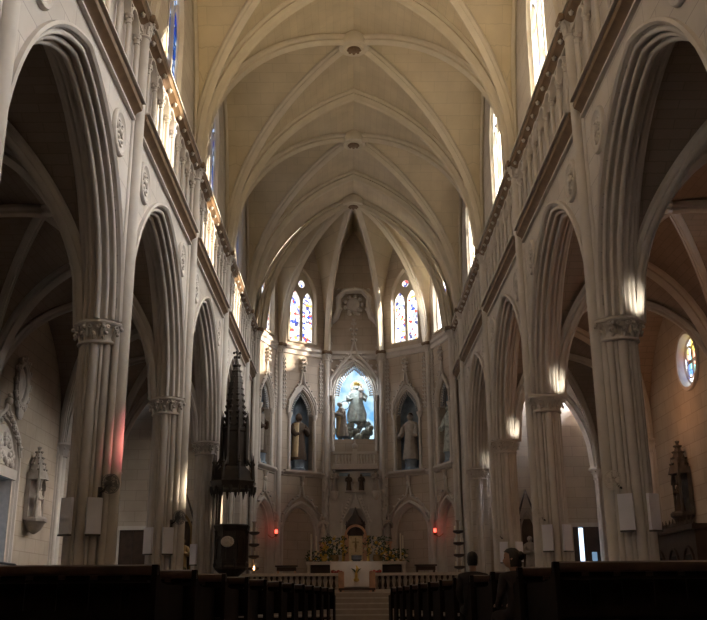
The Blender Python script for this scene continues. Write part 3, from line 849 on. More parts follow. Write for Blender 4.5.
mb = MB(); X = Matrix.Translation((.1, -.02, 1.42)) @ Matrix.Rotation(PI/2, 4, 'X'); mb.tube([X @ V((.19*cos(t*PI/10), .19*sin(t*PI/10), 0)) for t in range(20)], .018, 6, closed=True); mb.build('halo', 'lead', g)
tag(g, 'cloaked statue kneeling with a halo at the left of the altarpiece', 'statue')
# plaster relief high on the apse wall
g = empty('wall_relief', (0, CY, 13.8))
mb = MB()
for q in (-1, 1):
    mb.tube([(q*1.15, -.1, .55), (q*.98, -.14, .35), (q*.85, -.14, .55), (q*.72, -.12, 1.0), (q*.74, -.12, 1.6), (q*.45, -.12, 1.95), (0, -.14, 2.0)], [.08, .13, .15, .13, .15, .14, .16], 8)
    for i in range(8): mb.ball((q*(1.15-.07*i), -.1-.05*(i % 2), .15+.12*i), (.13, .10, .12), 8, 5)
    mb.tube([(q*1.2, -.1, .2), (q*1.25, -.12, .4), (q*1.1, -.12, .45), (q*1.05, -.1, .3)], .05, 7)
    for i in range(5): mb.ball((q*.18*i, -.1, 1.98+.06*sin(i*2)), (.1, .08, .08), 8, 5)
mb.build('canopy_scroll', 'stone', g)
mb = MB(); mb.ball((0, -.06, 1.25), (.34, .12, .4), 14, 8)
for i in range(9):
    a = i*2*PI/9; mb.ball((.42*cos(a), -.1, 1.25+.45*sin(a)), (.1, .08, .1), 8, 5)
for q in (-1, 1):
    for z in (.75, 1.0): mb.ball((q*.2, -.1, z), (.12, .08, .1), 8, 5)
mb.build('emblem', 'stone', g)
g.scale = (1.05, 1.7, 1.0)
tag(g, 'carved plaster canopy relief high above the altarpiece', 'relief')
# reredos below
g = empty('reredos', (0, CY-.45, 1.15)); Y0 = CY-.45
W = lambda mb, name, mat='stone', parent=None, sm=40: put(mb, name, mat, g, parent, sm)
mb = MB(); mb.box((0, Y0+.1, 2.2), (2.6, .8, 2.1)); mb.box((0, Y0+.2, 4.9), (2.5, .5, 3.4)); W(mb, 'body', sm=0)
mb = MB(); mb.box((0, Y0+.1, 6.72), (2.2, .75, .16)); mb.box((0, Y0-.2, 7.42), (2.1, .2, .12)); mb.box((0, Y0-.2, 6.86), (2.1, .16, .1)); W(mb, 'gallery_rail')
for i in range(13):
    if i == 6: continue
    MBx = MB(); MBx.lathe([(.05, 6.9), (.06, 7.0), (.035, 7.1), (.06, 7.25), (.05, 7.36)], (-.9+.15*i, Y0-.2, 0), 8); W(MBx, 'baluster')
mb = MB(); mb.box((0, Y0-.25, 7.2), (.22, .2, .8)); mb.ball((0, Y0-.25, 7.75), .14); mb.tube([(0, Y0-.25, 7.8), (0, Y0-.25, 8.1)], [.06, .01]); W(mb, 'centre_post')
mb = MB(); mb.box((-.5, Y0-.2, 6.4), (.5, .14, .14)); mb.box((.5, Y0-.2, 6.4), (.5, .14, .14)); W(mb, 'cartouche', 'niche')
# gable over the tabernacle
mb = MB()
prof = [(.62, 3.3), (.62, 4.3), (.3, 4.9), (.14, 5.35)]
for q in (-1, 1):
    mb.tube([(q*u, Y0-.4, z) for u, z in prof], .08, 7)
    for i in range(9): mb.ball((q*(.66-.055*i), Y0-.42, 4.2+.14*i), (.09, .08, .09), 7, 5)
    mb.box((q*.62, Y0-.35, 2.9), (.2, .2, 2.4)); mb.tube([(q*.62, Y0-.35, 4.1), (q*.62, Y0-.35, 5.0)], [.1, .02], 6)
mb.box((0, Y0-.3, 5.05), (.7, .12, .5)); mb.tube([(0, Y0-.4, 5.2), (0, Y0-.4, 5.6)], [.07, .02], 6); W(mb, 'gable')
mb = MB(); mb.lathe([(.42, 3.1), (.42, 4.0), (.48, 4.05), (.3, 4.3), (.14, 4.5), (.02, 4.85)], (0, Y0-.42, 0), 8)
for i in range(8): mb.tube([(.42*cos(i*PI/4), Y0-.42+.42*sin(i*PI/4), 3.1), (.42*cos(i*PI/4), Y0-.42+.42*sin(i*PI/4), 4.2)], [.04, .02], 6)
W(mb, 'throne_canopy', 'wood2')
for q in (-1, 1):
    mb = MB(); mb.lathe([(.04, 5.2), (.16, 5.35), (.22, 5.55), (.22, 5.62)], (q*.98, Y0-.2, 0), 8); W(mb, 'corbel')
    mb = MB(); mb.box((q*1.38, Y0+.05, 4.0), (.16, .2, 4.6))
    for i in range(16):
        mb.ball((q*1.38+(.1 if i % 2 else -.1), Y0-.1, 3.0+.22*i), (.08, .07, .08), 7, 4)
    W(mb, 'crocketed_shaft')
tag(g, 'tall carved stone reredos with gabled canopy and small balustrade behind the altar', 'reredos')
for q, sd in ((-1, 'left'), (1, 'right')):
    t = empty('corbel_statue', (q*.98, Y0-.22, 5.63)); mb = MB(); robed(mb, .98, None); mb.build('figure', 'statue', t)
    tag(t, 'small statue on the %s corbel of the reredos' % sd, 'statue')
t = empty('statue_group', (0, Y0-.3, 5.62))
for i, x in enumerate((-.3, 0, .3)):
    mb = MB(); robed(mb, .8 if i != 1 else .62, Matrix.Translation((x, 0, 0))); mb.build('figure', 'brownrobe' if i != 1 else 'pale', t)
MB().box((0, 0, -.03), (1., .3, .06)).build('ledge', 'stone', t)
tag(t, 'row of three tiny dark figures on the reredos above the gable', 'statue')
for q, sd in ((-1, 'left'), (1, 'right')):
    t = empty('angel_statue', (q*1.5, Y0-.7, 2.25)); MB().lathe([(.22, 0), (.22, .1), (.16, .2), (.16, .9), (.22, 1.)], n=8).build('pedestal', 'peach', t)
    mb = MB(); robed(mb, 1.15, Matrix.Translation((0, 0, 1.0)), arms=((.05, -.2, .72), (-.03, -.2, .72))); mb.build('figure', 'pale' if q < 0 else 'statue', t)
    tag(t, 'pale statue on a pedestal beside the flowers, %s of the tabernacle' % sd, 'statue')
    MB().box((0, 0, -.55), (.5, .5, 1.1)).build('plinth', 'stone', t)

# ------------------------------------------------------------------ altar
g = empty('altar', (0, 40.6, 1.15))
MB().box((0, 0, .99), (4.15, 1.0, .10)).build('table_top', 'pale', g)
for q in (-1, 1):
    mb = MB(); mb.box((q*1.98, 0, .47), (.12, .9, .94)); mb.build('leg', 'pale', g)
    mb = MB(); mb.box((q*1.42, .1, .55), (.95, .5, .78)); mb.build('side_panel', 'wood2', g)
MB().box((0, .1, .47), (1.9, .7, .94)).build('base', 'marble', g)
tag(g, 'long pale altar table with dark side panels behind the communion rail', 'altar')
c = MB()
P = [[(x, .56*(1 if 0 else 1)*-1-.02+.012*sin(x*14), z) for x in [-1.08+.06*i for i in range(37)]] for z in (.0+1.2, 1.6, 2.19)]
c.grid([[(p[0], 40.6+p[1], p[2]) for p in row] for row in P]); c.box((0, 40.6, 2.205), (2.16, 1.16, .012)); c.box((0, 40.6, 2.2), (4.2, 1.05, .014))
o = c.build('altar_cloth', 'cloth'); tag(o, 'white linen cloth hanging over the front of the altar', 'altar cloth')
e = empty('embroidered_emblem', (0, 39.99, 1.72)); mb = MB()
mb.tube([(0, 0, -.28), (0, 0, .05), (.06, 0, .2), (0, 0, .32)], [.07, .05, .06, .02], 7); mb.ball((0, 0, -.25), (.12, .015, .08)); mb.build('cup', 'gold', e)
mb = MB()
for q in (-1, 1): mb.tube([(0, 0, 0), (q*.1, 0, .15), (q*.2, 0, .2)], [.03, .035, .01], 6)
mb.build('leaves', 'leaf', e); tag(e, 'gold and green emblem in the middle of the altar cloth', 'emblem')
for q, sd in ((-1, 'left'), (1, 'right')):
    e = empty('rose_spray', (q*.72, 40.0, 1.75)); mb = MB(); mb.tube([(-q*.15, 0, -.12), (0, 0, 0), (q*.25, 0, .12)], .02, 5); mb.build('stem', 'leaf', e)
    for i in range(4): MB().ball((q*(-.1+.12*i), -.02, .02+.03*(i % 2)), .07, 8, 6).build('blossom', 'red', e)
    tag(e, 'small spray of red flowers on the %s half of the altar cloth' % sd, 'flowers')
e = empty('missal_stand', (.02, 40.45, 2.22)); MB().box((0, 0, .04), (.34, .3, .08)).build('base', 'coat', e)
mb = MB(); mb.add([(-.22, -.14, .08), (.22, -.14, .08), (.22, .14, .26), (-.22, .14, .26), (-.22, -.1, .05), (.22, -.1, .05), (.22, .16, .2), (-.22, .16, .2)], [(0, 1, 2, 3), (4, 5, 6, 7), (0, 1, 5, 4), (2, 3, 7, 6), (0, 3, 7, 4), (1, 2, 6, 5)]); mb.build('book_rest', 'coat', e)
tag(e, 'dark wooden missal stand at the middle of the altar top', 'book stand')
# tabernacle behind the altar
e = empty('tabernacle', (0, 43.4, 1.15))
MB().box((0, .1, .55), (3.4, .7, 1.1)).build('retable', 'peach', e)
mb = MB(); mb.box((-.42, -.1, 1.7), (.16, .3, 1.3)); mb.box((.42, -.1, 1.7), (.16, .3, 1.3)); mb.box((0, .1, 1.6), (.8, .3, 1.2)); mb.build('surround', 'peach', e)
FT = Matrix.Translation((0, -.1, 0)); mb = MB(); arch_sweep(mb, [(0, -.1), (.1, -.1), (.1, .1), (0, .1)], .5, .5, 2.3, 8, 0, 0, FT, True); mb.build('arch', 'peach', e)
mb = MB(); mb.box((0, -.08, 1.75), (.62, .1, 1.1)); mb.build('tabernacle_door', 'ivory', e)
mb = MB(); mb.box((0, -.2, 1.9), (.04, .03, .62)); mb.box((0, -.2, 2.02), (.3, .03, .04)); mb.ball((0, -.22, 1.85), (.05, .03, .16)); mb.build('crucifix', 'brass', e)
mb = MB()
for q in (-1, 1): mb.lathe([(.1, 1.1), (.1, 1.18), (.06, 1.24), (.055, 2.2), (.1, 2.3)], (q*.56, -.22, 0), 10)
mb.build('columns', 'gold', e)
tag(e, 'peach marble tabernacle with arched door in the middle behind the altar', 'tabernacle')
# flowers
def bouquet(loc, wid, hgt, n, label, seed):
    rnd = random.Random(seed); b = empty('flower_arrangement', loc)
    MB().lathe([(.14, 0), (.2, .06), (.24, .22), (.2, .32), (.23, .36)], n=12).build('vase', 'brass', b)
    lf = MB()
    for i in range(260):
        a = rnd.uniform(0, 2*PI); q = rnd.random()**.5; z = .35+rnd.random()*hgt*.9
        p = V((wid*q*cos(a), .28*q*sin(a), z)); d = V((rnd.uniform(-1, 1), rnd.uniform(-1, 1), rnd.uniform(-.4, 1))).normalized()*.13; s_ = d.orthogonal().normalized()*.04
        lf.add([p, p+d*.5+s_, p+d, p+d*.5-s_], [(0, 1, 2, 3)])
    lf.build('foliage', 'leaf', b, smooth=0)
    for i in range(n):
        a = rnd.uniform(0, 2*PI); q = rnd.random()**.5
        mb = MB(); c = (wid*q*cos(a), -.1-.2*abs(sin(a)), .4+hgt*rnd.random()*(1.05-.5*q)); rr = rnd.uniform(.04, .062)
        mb.ball(c, rr, 8, 5)
        for j in range(5): mb.ball((c[0]+rr*.8*cos(j*1.257), c[1]-.02, c[2]+rr*.8*sin(j*1.257)), rr*.55, 6, 4)
        mb.build('blossom', 'yellow' if rnd.random() < .6 else 'ivory', b)
    tag(b, label, 'flowers', 'flower arrangements on the altar')
bouquet((-.98, 43.0, 2.25), .62, .85, 20, 'large yellow flower arrangement just left of the tabernacle', 1)
bouquet((.98, 43.0, 2.25), .62, .85, 20, 'large yellow flower arrangement just right of the tabernacle', 2)
bouquet((-1.6, 42.2, 1.85), .6, .55, 15, 'low cream flower arrangement at the left end of the altar', 3)
bouquet((1.65, 42.2, 1.85), .62, .65, 18, 'low yellow flower arrangement at the right end of the altar', 4)
for x, l in ((-1.6, 'stone block under the low cream flowers left of the altar'), (1.65, 'stone block under the low yellow flowers right of the altar')):
    b = MB(); b.box((x, 42.2, 1.48), (.8, .5, .66)); b.box((x, 42.2, 1.83), (.86, .56, .04)); tag(b.build('flower_stand', 'marble', smooth=0), l, 'stand', 'flower stands')
# candlesticks
def candlestick(loc, hs, hc, label, lit=False):
    c = empty('candlestick', loc); MB().lathe([(.14, 0), (.14, .04), (.05, .1), (.03, .2), (.06, hs*.5), (.03, hs*.6), (.025, hs*.92), (.09, hs)], n=12).build('stick', 'brass', c)
    MB().lathe([(.03, hs), (.03, hs+hc), (.005, hs+hc+.01)], n=10).build('candle', 'candle', c)
    if lit: MB().lathe([(.005, hs+hc), (.02, hs+hc+.03), (.004, hs+hc+.09)], n=8).build('flame', 'flame', c)
    tag(c, label, 'candlestick', 'altar candlesticks')
for x, y, l in ((-1.95, 42.0, 'outer tall candlestick left of the altar flowers'), (-1.78, 43.3, 'inner tall candlestick left of the altar flowers'), (1.95, 42.0, 'outer tall candlestick right of the altar flowers'), (2.12, 43.3, 'inner tall candlestick right of the altar flowers')):
    candlestick((x, y, 1.15), 1.2, 1.1, l)
# side tables
for q, sd in ((-1, 'left'), (1, 'right')):
    t = empty('side_table', (q*2.95-.0, 41.2, 1.15)); mb = MB(); mb.box((0, 0, .92), (.95, .5, .06)); mb.build('table_top', 'wood', t)
    MB().box((0, 0, .80), (.82, .4, .16)).build('apron', 'wood', t)
    for a in (-1, 1):
        for b in (-1, 1): MB().box((a*.36, b*.17, .37), (.06, .06, .74)).build('leg', 'peach' if q < 0 else 'wood', t)
    tag(t, 'small dark side table on the %s of the altar' % sd, 'table')
    ln = empty('sanctuary_lamp', (0, 0, 0)); Fk = facet(4 if q < 0 else 0); p = Fk @ V((q*.72*(-1)*-1*-1, -.35, 3.62)); ln.location = p; dv = (Fk.to_3x3() @ V((0, 1, 0)))
    MB().lathe([(.02, -.1), (.05, -.06), (.07, .03), (.055, .1), (.03, .12)], n=12).build('glass', 'redlamp', ln)
    mb = MB(); mb.lathe([(.01, -.2), (.05, -.16), (.08, -.08), (.06, -.06)], n=10); mb.tube([(0, 0, -.15), dv*.2+V((0, 0, -.25)), dv*.4+V((0, 0, -.1))], .02, 6); mb.build('bracket', 'brass', ln)
    tag(ln, 'glowing red sanctuary lamp on the %s apse wall' % sd, 'lamp')
    # tiered candelabrum
    cd = empty('candelabrum', (q*4.0, 37.6, .95)); mb = MB(); mb.lathe([(.25, 0), (.25, .06), (.12, .15), (.07, .3), (.06, 2.6), (.1, 2.7)], n=12); mb.build('column', 'marble', cd)
    for z in (.9, 1.35, 1.8, 2.25):
        mb = MB(); mb.lathe([(.05, z-.08), (.2, z-.02), (.22, z+.04), (.2, z+.06)], n=14)
        mb.build('tray', 'wood2', cd)
        for i in range(5):
            a = i*2*PI/5; MB().lathe([(.018, z+.06), (.018, z+.22), (.004, z+.225)], (.17*cos(a), .17*sin(a), 0), 6).build('candle', 'candle', cd)
    if q < 0: MB().lathe([(.01, .75), (.035, .8), (.005, .9)], (.05, -.3, .1), 8).build('flame', 'flame', cd)
    tag(cd, 'tiered candle stand beside the %s end of the communion rail' % sd, 'candle stand')
# communion rail, gate posts, steps
for q, sd in ((-1, 'left'), (1, 'right')):
    t = empty('communion_rail', (q*2.45, 36.4, .95)); L = 3.7
    MB().box((0, 0, .64), (L, .24, .1)).build('top_rail', 'pale', t); MB().box((0, 0, .05), (L, .2, .1)).build('base', 'pale', t)
    for i in range(17): MB().lathe([(.05, .1), (.07, .14), (.04, .22), (.085, .42), (.05, .52), (.07, .59)], (-L/2+.15+i*(L-.3)/16, 0, 0), 8).build('baluster', 'marble', t)
    MB().box((0, .1, .35), (L, .03, .5)).build('back_panel', 'wood2', t)
    MB().box((-q*(L/2+.02), 0, .37), (.22, .28, .74)).build('post', 'peach', t)
    tag(t, 'pale stone communion rail with balusters on the %s of the gate gap' % sd, 'rail', 'communion rails')
t = empty('altar_steps', (0, 35.0, 0))
for i in range(5):
    MB().box((0, .25*i/2+.05+.2, .19*(i+.5)), (7.0-.2*i, 1.9-.25*i-.1, .19)).build('step', 'marble', t, smooth=0)
    MB().box((0, .25*i/2+.25-(1.9-.25*i-.1)/2-.015, .19*(i+1)-.02), (7.0-.2*i, .06, .045)).build('nosing', 'pale', t, smooth=0)
tag(t, 'flight of pale stone steps rising to the gap in the communion rail', 'steps')
t = empty('kneeler', (0, 35.95, .95)); MB().box((0, 0, .1), (1.35, .3, .08)).build('pad', 'wood', t)
for q in (-1, 1): MB().box((q*.6, 0, .03), (.08, .3, .06)).build('foot', 'wood', t)
tag(t, 'low dark kneeler in the gap of the communion rail', 'kneeler')

# ------------------------------------------------------------------ pews
def pew(x0, x1, y, label):
    L = x1-x0; r = empty('pew', ((x0+x1)/2, y, 0))
    mb = MB(); pr = [(-.035, .86), (-.05, .90), (-.045, .945), (0, .96), (.045, .945), (.05, .9), (.035, .86)]
    mb.rings([[(xx, a, z) for a, z in pr] for xx in (-L/2, L/2)]); mb.build('top_rail', 'wood', r)
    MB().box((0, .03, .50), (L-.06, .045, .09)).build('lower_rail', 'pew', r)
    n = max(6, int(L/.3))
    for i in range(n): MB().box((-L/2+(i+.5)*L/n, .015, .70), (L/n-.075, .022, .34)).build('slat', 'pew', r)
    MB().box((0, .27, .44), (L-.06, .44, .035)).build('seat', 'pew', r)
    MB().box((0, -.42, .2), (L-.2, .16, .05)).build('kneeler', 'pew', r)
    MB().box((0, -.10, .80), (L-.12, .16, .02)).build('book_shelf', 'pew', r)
    for q in (-1, 1):
        mb = MB(); xx = q*(L/2-.025); out = [(-.06, 0), (1.48, 0), (1.48, .74), (1.42, .78), (.5, .78), (.2, .80), (.10, .86), (.06, .955), (-.06, .955)]
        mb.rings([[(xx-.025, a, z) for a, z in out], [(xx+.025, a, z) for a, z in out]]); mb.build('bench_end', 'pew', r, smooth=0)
    tag(r, label, 'pew', 'pews of the nave')
NR_ = ['nearest', 'second', 'third', 'fourth', 'fifth', 'sixth', 'seventh', 'eighth', 'ninth', 'tenth', 'eleventh', 'twelfth']
PITCH = 1.55
for i in range(12):
    y = 9.3+PITCH*i; t = (y-9.3)/17.7
    xl = -2.05+1.45*t; xr = 1.74-.92*t
    pew(-4.2, xl, y, '%s dark wooden pew from the camera, left of the aisle' % NR_[i])
    pew(xr, 4.2, y, '%s dark wooden pew from the camera, right of the aisle' % NR_[i])

# ------------------------------------------------------------------ boards and fans on the piers
def make_board():
    r = empty('wall_box', (0, 0, 0))
    MB().box((0, 0, 0), (.27, .06, .64)).build('box', 'white', r)
    mb = MB(); mb.box((0, -.01, -.335), (.25, .10, .03)); mb.build('lower_edge', 'lead', r)
    mb = MB(); mb.box((0, .07, .2), (.06, .08, .05)); mb.box((0, .07, -.2), (.06, .08, .05)); mb.build('bracket', 'lead', r)
    return r
bd0 = make_board(); first = True
for s, side in SIDES:
    for k in (1, 2, 3):
        for face, aa in (('nave', -33), ('aisle', 33)):
            if k == 3 and face == 'nave' and s < 0: continue
            p = bd0 if first else copy_tree(bd0); first = False
            a = math.radians(aa)*s
            p.location = (s*PX-.06*(s > 0)+.45*sin(a), PY[k]-.45*cos(a), 2.1); p.rotation_euler = (0, 0, a)
            tag(p, 'pale upright box on the %s pier on the %s, the one nearer the %s' % (ORD[k], side, face), 'wall box', 'pale boxes on the piers')
def make_fan(mat):
    r = empty('wall_fan', (0, 0, 0))    # faces -y
    mb = MB()
    for rr, yy in ((.17, -.02), (.17, .05), (.12, -.06), (.06, -.075)): mb.tube([(rr*cos(t*PI/12), yy, rr*sin(t*PI/12)) for t in range(24)], .006, 5, closed=True)
    for i in range(20):
        a = i*PI/10; mb.tube([(.04*cos(a), -.075, .04*sin(a)), (.12*cos(a), -.06, .12*sin(a)), (.17*cos(a), -.02, .17*sin(a)), (.17*cos(a), .05, .17*sin(a)), (.06*cos(a), .09, .06*sin(a))], .003, 4)
    mb.build('cage', mat, r)
    for i in range(3):
        b = MB(); a = i*2*PI/3; pts = []
        for t in range(5):
            q = a-.5+t*.25; pts.append([(.03*cos(a), .01, .03*sin(a)), (.15*cos(q), .0+.012*(t-2), .15*sin(q)), (.15*cos(q), .008+.012*(t-2), .15*sin(q))])
        b.grid(pts); b.build('blade', mat, r)
    X = Matrix.Rotation(PI/2, 4, 'X'); mb = MB(); mb.lathe([(.02, -.14), (.06, -.12), (.065, -.04), (.03, .02), (.02, .03)], n=14, X=X); mb.build('motor', mat, r)
    mb = MB(); mb.tube([(0, .12, 0), (0, .18, -.1), (0, .30, -.14)], .022, 7); mb.box((0, .31, -.14), (.1, .04, .2)); mb.build('bracket', 'lead', r)
    return r
fa = make_fan('fan'); fb = make_fan('fanw'); uf, ub = True, True
for s, side, k in ((-1, 'left', 1), (-1, 'left', 2), (1, 'right', 1), (1, 'right', 2), (1, 'right', 3)):
    if s < 0: p = fa if uf else copy_tree(fa); uf = False
    else: p = fb if ub else copy_tree(fb); ub = False
    ang = math.radians(-52)*s
    p.location = (s*PX+.66*sin(ang), PY[k]-.66*cos(ang), 2.66); p.rotation_euler = (0, 0, ang)
    tag(p, '%s wall fan mounted on the %s pier on the %s' % ('grey caged' if s < 0 else 'pale', ORD[k], side), 'fan', 'wall fans on the piers')

# ------------------------------------------------------------------ pulpit and its canopy
def octa(r, z, c=(0, 0), n=8): return [(c[0]+r*cos(PI/8+2*PI*j/n), c[1]+r*sin(PI/8+2*PI*j/n), z) for j in range(n)]
g = empty('pulpit', (-3.98, 30.35, 0))
mb = MB(); mb.rings([octa(r, z) for r, z in ((.1, 1.2), (.14, 1.28), (.3, 1.42), (.52, 1.6), (.54, 1.66), (.50, 1.72), (.50, 2.75), (.56, 2.82), (.60, 2.92), (.56, 2.96))]); mb.build('body', 'pulpit', g, smooth=30)
mb = MB(); mb.rings([octa(r, z) for r, z in ((.35, 0), (.35, .12), (.16, .25), (.13, 1.0), (.2, 1.2), (.16, 1.28))]); mb.build('pedestal', 'pulpit', g, smooth=30)
for j in range(8):
    a = 2*PI*(j+.5)/8+PI/8
    a0 = PI/4*j
    Fp = frame((.47*cos(a0), .47*sin(a0), 0), (-sin(a0), cos(a0), 0), (cos(a0), sin(a0), 0))
    mb = MB(); arch_sweep(mb, [(0, 0), (0, .04), (.035, .04), (.035, 0)], .14, .22, 2.4, 6, 0, .5, Fp); mb.box((0, .01, 1.82), (.3, .05, .05), Fp); mb.build('panel', 'pulpit', g)
    mb = MB(); a1 = a0+PI/8; mb.lathe([(.04, 1.66), (.05, 1.75), (.03, 1.8), (.03, 2.7), (.05, 2.78)], (.52*cos(a1), .52*sin(a1), 0), 8); mb.build('corner_colonnette', 'pulpit', g)
X = Matrix.Translation((-.06, -.53, 2.42)) @ Matrix.Rotation(PI/2, 4, 'X')
mb = MB(); mb.ball((0, 0, 0), (.21, .17, .07), 18, 8, X)
for i in range(10): mb.ball((.15*cos(i*PI/5), .12*sin(i*PI/5), .05), (.05, .05, .03), 7, 4, X)
mb.ball((.02, .01, .07), (.08, .07, .04), 9, 5, X); mb.build('carved_shield', 'pale', g); bpy.context.scene  # pale oval relief
g.children[-1]['label'] = 'pale oval carved shield'
tag(g, 'dark carved octagonal wooden pulpit beside the third left pier', 'pulpit')
g = empty('pulpit_canopy', (-3.98, 30.35, 4.0))
mb = MB(); mb.rings([octa(r, z) for r, z in ((.1, .12), (.62, .10), (.70, .06), (.72, .2), (.76, .3), (.70, .36), (.60, .62), (.42, .78), (.40, .9))]); mb.build('sounding_board', 'pulpit', g, smooth=30)
for j in range(16):
    a = 2*PI*j/16; MB().tube([(.70*cos(a), .70*sin(a), .14), (.70*cos(a), .70*sin(a), .0), (.68*cos(a), .68*sin(a), -.12-.06*(j % 2))], [.06, .05, .012], 6).build('pendant', 'pulpit', g)
for j in range(8):
    a = PI/8+2*PI*j/8
    mb = MB(); mb.tube([(.68*cos(a), .68*sin(a), .3), (.66*cos(a), .66*sin(a), .85), (.66*cos(a), .66*sin(a), 1.2)], [.05, .04, .008], 6)
    mb.ball((.66*cos(a), .66*sin(a), .9), .06, 7, 4); mb.build('pinnacle', 'pulpit', g)
    mb = MB(); mb.tube([(.64*cos(a), .64*sin(a), .75), (.5*cos(a), .5*sin(a), .95), (.36*cos(a), .36*sin(a), 1.3)], .035, 6); mb.build('flying_rib', 'pulpit', g)
mb = MB(); mb.rings([octa(r, z) for r, z in ((.40, .7), (.38, 1.9), (.42, 1.95), (.42, 2.02), (.34, 2.1), (.29, 2.9), (.20, 3.7), (.03, 4.4))]); sp = mb.build('spire', 'pulpit', g, smooth=30)
for j in range(8):
    a = PI/8+2*PI*j/8
    for i in range(11):
        z = 2.15+.2*i; rr = .34+(z-2.1)*(-.31/2.3); knob('crocket', (rr*1.12*cos(a), rr*1.12*sin(a), z), .06, 'pulpit', sp, (0, 0, 0))
    mb = MB(); mb.tube([(.44*cos(a), .44*sin(a), .85), (.44*cos(a), .44*sin(a), 2.1), (.44*cos(a), .44*sin(a), 2.6)], [.05, .045, .008], 6); mb.build('buttress', 'pulpit', g)
mb = MB(); mb.tube([(0, 0, 4.35), (0, 0, 4.75)], [.03, .015], 6)
for z, w in ((4.45, .07), (4.6, .1)):
    for a in range(4): mb.ball((w*cos(a*PI/2), w*sin(a*PI/2), z), .05, 6, 4)
mb.build('finial', 'pulpit', g)
mb = MB(); mb.tube([(0, 0, .5), (-.55, .55, .5)], .07, 6); mb.tube([(-.46, .46, .2), (-.50, .50, -1.1)], .05, 6); mb.tube([(-.5, -.05, .1), (-.5, -.05, -1.08)], .035, 6); mb.build('support', 'pulpit', g)
tag(g, 'dark wooden canopy with tall crocketed spire above the pulpit', 'canopy')

# ------------------------------------------------------------------ doors
def end_door(n, s, slit):
    x = 9.30 if s > 0 else -9.0
    mb = MB()
    for q in (-1, 1): mb.box((x+q*.62, 38.74, 1.75), (.14, .16, 3.5))
    mb.box((x, 38.74, 3.52), (1.4, .18, .16))
    d = struct(mb.build('door_%d' % n, 'stone'), 'dark side door in the end wall of the %s aisle' % ('right' if s > 0 else 'left'), 'door')
    for q in (-1, 1):
        b = MB(); b.box((x+q*.275, 38.76, 1.72), (.54, .06, 3.44)); lf = b.build('leaf', 'wood2', d)
        b = MB(); b.ball((x+q*.06, 38.70, 1.1), .04, 8, 5); b.build('knob', 'brass', lf)
        if slit:
            b = MB(); b.box((x+q*.27+.05*(q < 0), 38.72, 1.85), (.17 if q < 0 else .2, .03, 3.1 if q < 0 else 1.2)); b.build('glass', 'doorlight' if q < 0 else 'doorpane', lf)
            lf['label'] = 'dark door leaf with a narrow bright pane'
end_door(1, -1, False); end_door(2, 1, True)
# portal in the left aisle wall
F = Matrix(((0, -1, 0, 0), (1, 0, 0, 0), (0, 0, 1, 0), (0, 0, 0, 1)))
d = empty('door_3', (0, 0, 0)); struct(d, 'stone side portal with carved pointed tympanum in the left aisle wall', 'door')
mb = MB(); arch_sweep(mb, [(-.3, XAI), (-.28, XAI-.10), (-.15, XAI-.12), (-.12, XAI-.05), (-.04, XAI-.07), (0, XAI)], 1.15, 1.25, 4.3, 12, 26.05, 4.3, F); mb.build('arch_moulding', 'stone', d)
mb = MB(); mb.box((26.05, XAI-.03, 4.15), (2.3, .16, .28), F)
tp = arch_line(.98, 1.1, 4.35, 8, 0, 26.05); mb2 = plate(tp, [], XAI-.05, XAI-.01, F); mb.add(mb2.v, mb2.f)
random.seed(5)
for i in range(40):
    u = random.uniform(-.8, .8); z = 4.4+random.random()*(1.0-.95*abs(u)); mb.ball(F @ V((26.05+u, XAI-.07, z)), (.08, .11, .1), 7, 5)
mb.build('tympanum', 'stone', d)
mb = MB(); pts = [(27.35, 4.7), (27.1, 5.2), (26.6, 5.6), (26.15, 5.85), (26.06, 6.1)]
for q in (-1, 1): mb.tube([F @ V((26.05+q*(u-26.05), XAI-.08, z)) for u, z in pts], [.08, .08, .07, .06, .04], 7)
for i in range(7):
    for q in (-1, 1): mb.ball(F @ V((26.05+q*(1.2-.17*i), XAI-.12, 4.95+.13*i)), .08, 7, 4)
mb.ball(F @ V((26.05, XAI-.1, 6.1)), .12, 8, 5); mb.ball(F @ V((26.05, XAI-.1, 6.28)), .07, 8, 5); mb.build('gable', 'stone', d)
mb = MB()
for q in (-1, 1): mb.box((26.05+q*.99, XAI+.2, 2.0), (.12, .5, 4.0), F)
mb.build('jamb', 'pale', d)
b = MB(); b.box((26.05, XAI+.36, 2), (1.9, .05, 4.0), F); lf = b.build('leaf', 'wood2', d)
for q in (-1, 1):
    b = MB(); b.box((26.05+q*.45, XAI+.31, 2.3), (.7, .03, 2.9), F); b.build('glass', 'doorpane', lf)
# plaster cartouche above the portal
r = empty('cartouche', (-XAI+.02, 27.0, 6.8)); mb = MB()
mb.tube([(.05, .42*cos(t*PI/12), .62*sin(t*PI/12)) for t in range(24)], .09, 7, closed=True); mb.build('frame', 'stone', r)
mb = MB(); mb.ball((0, 0, 0), (.1, .33, .5), 14, 8); mb.build('shield', 'stone', r)
mb = MB()
mb.ball((.06, 0, -.85), (.1, .2, .22)); mb.build('pendant', 'stone', r)
for i in range(12): knob('scroll', (.08, .55*cos(i*PI/6), .75*sin(i*PI/6)), (.08, .1, .12), 'stone', r, (0, 0, 0))
tag(r, 'oval carved plaster cartouche high on the left aisle wall', 'relief')
# handrail by the portal
r = empty('handrail', (-9.2, 25.9, 0)); mb = MB(); mb.tube([(-.7, 0, 1.7), (0, 0, 1.62), (.35, .1, 1.1), (.42, .1, .0)], .035, 7); mb.build('rail', 'lead', r)
MB().tube([(-.6, 0, 0), (-.6, 0, 1.68)], .03, 7).build('post', 'lead', r); tag(r, 'dark metal handrail in front of the side portal', 'handrail')
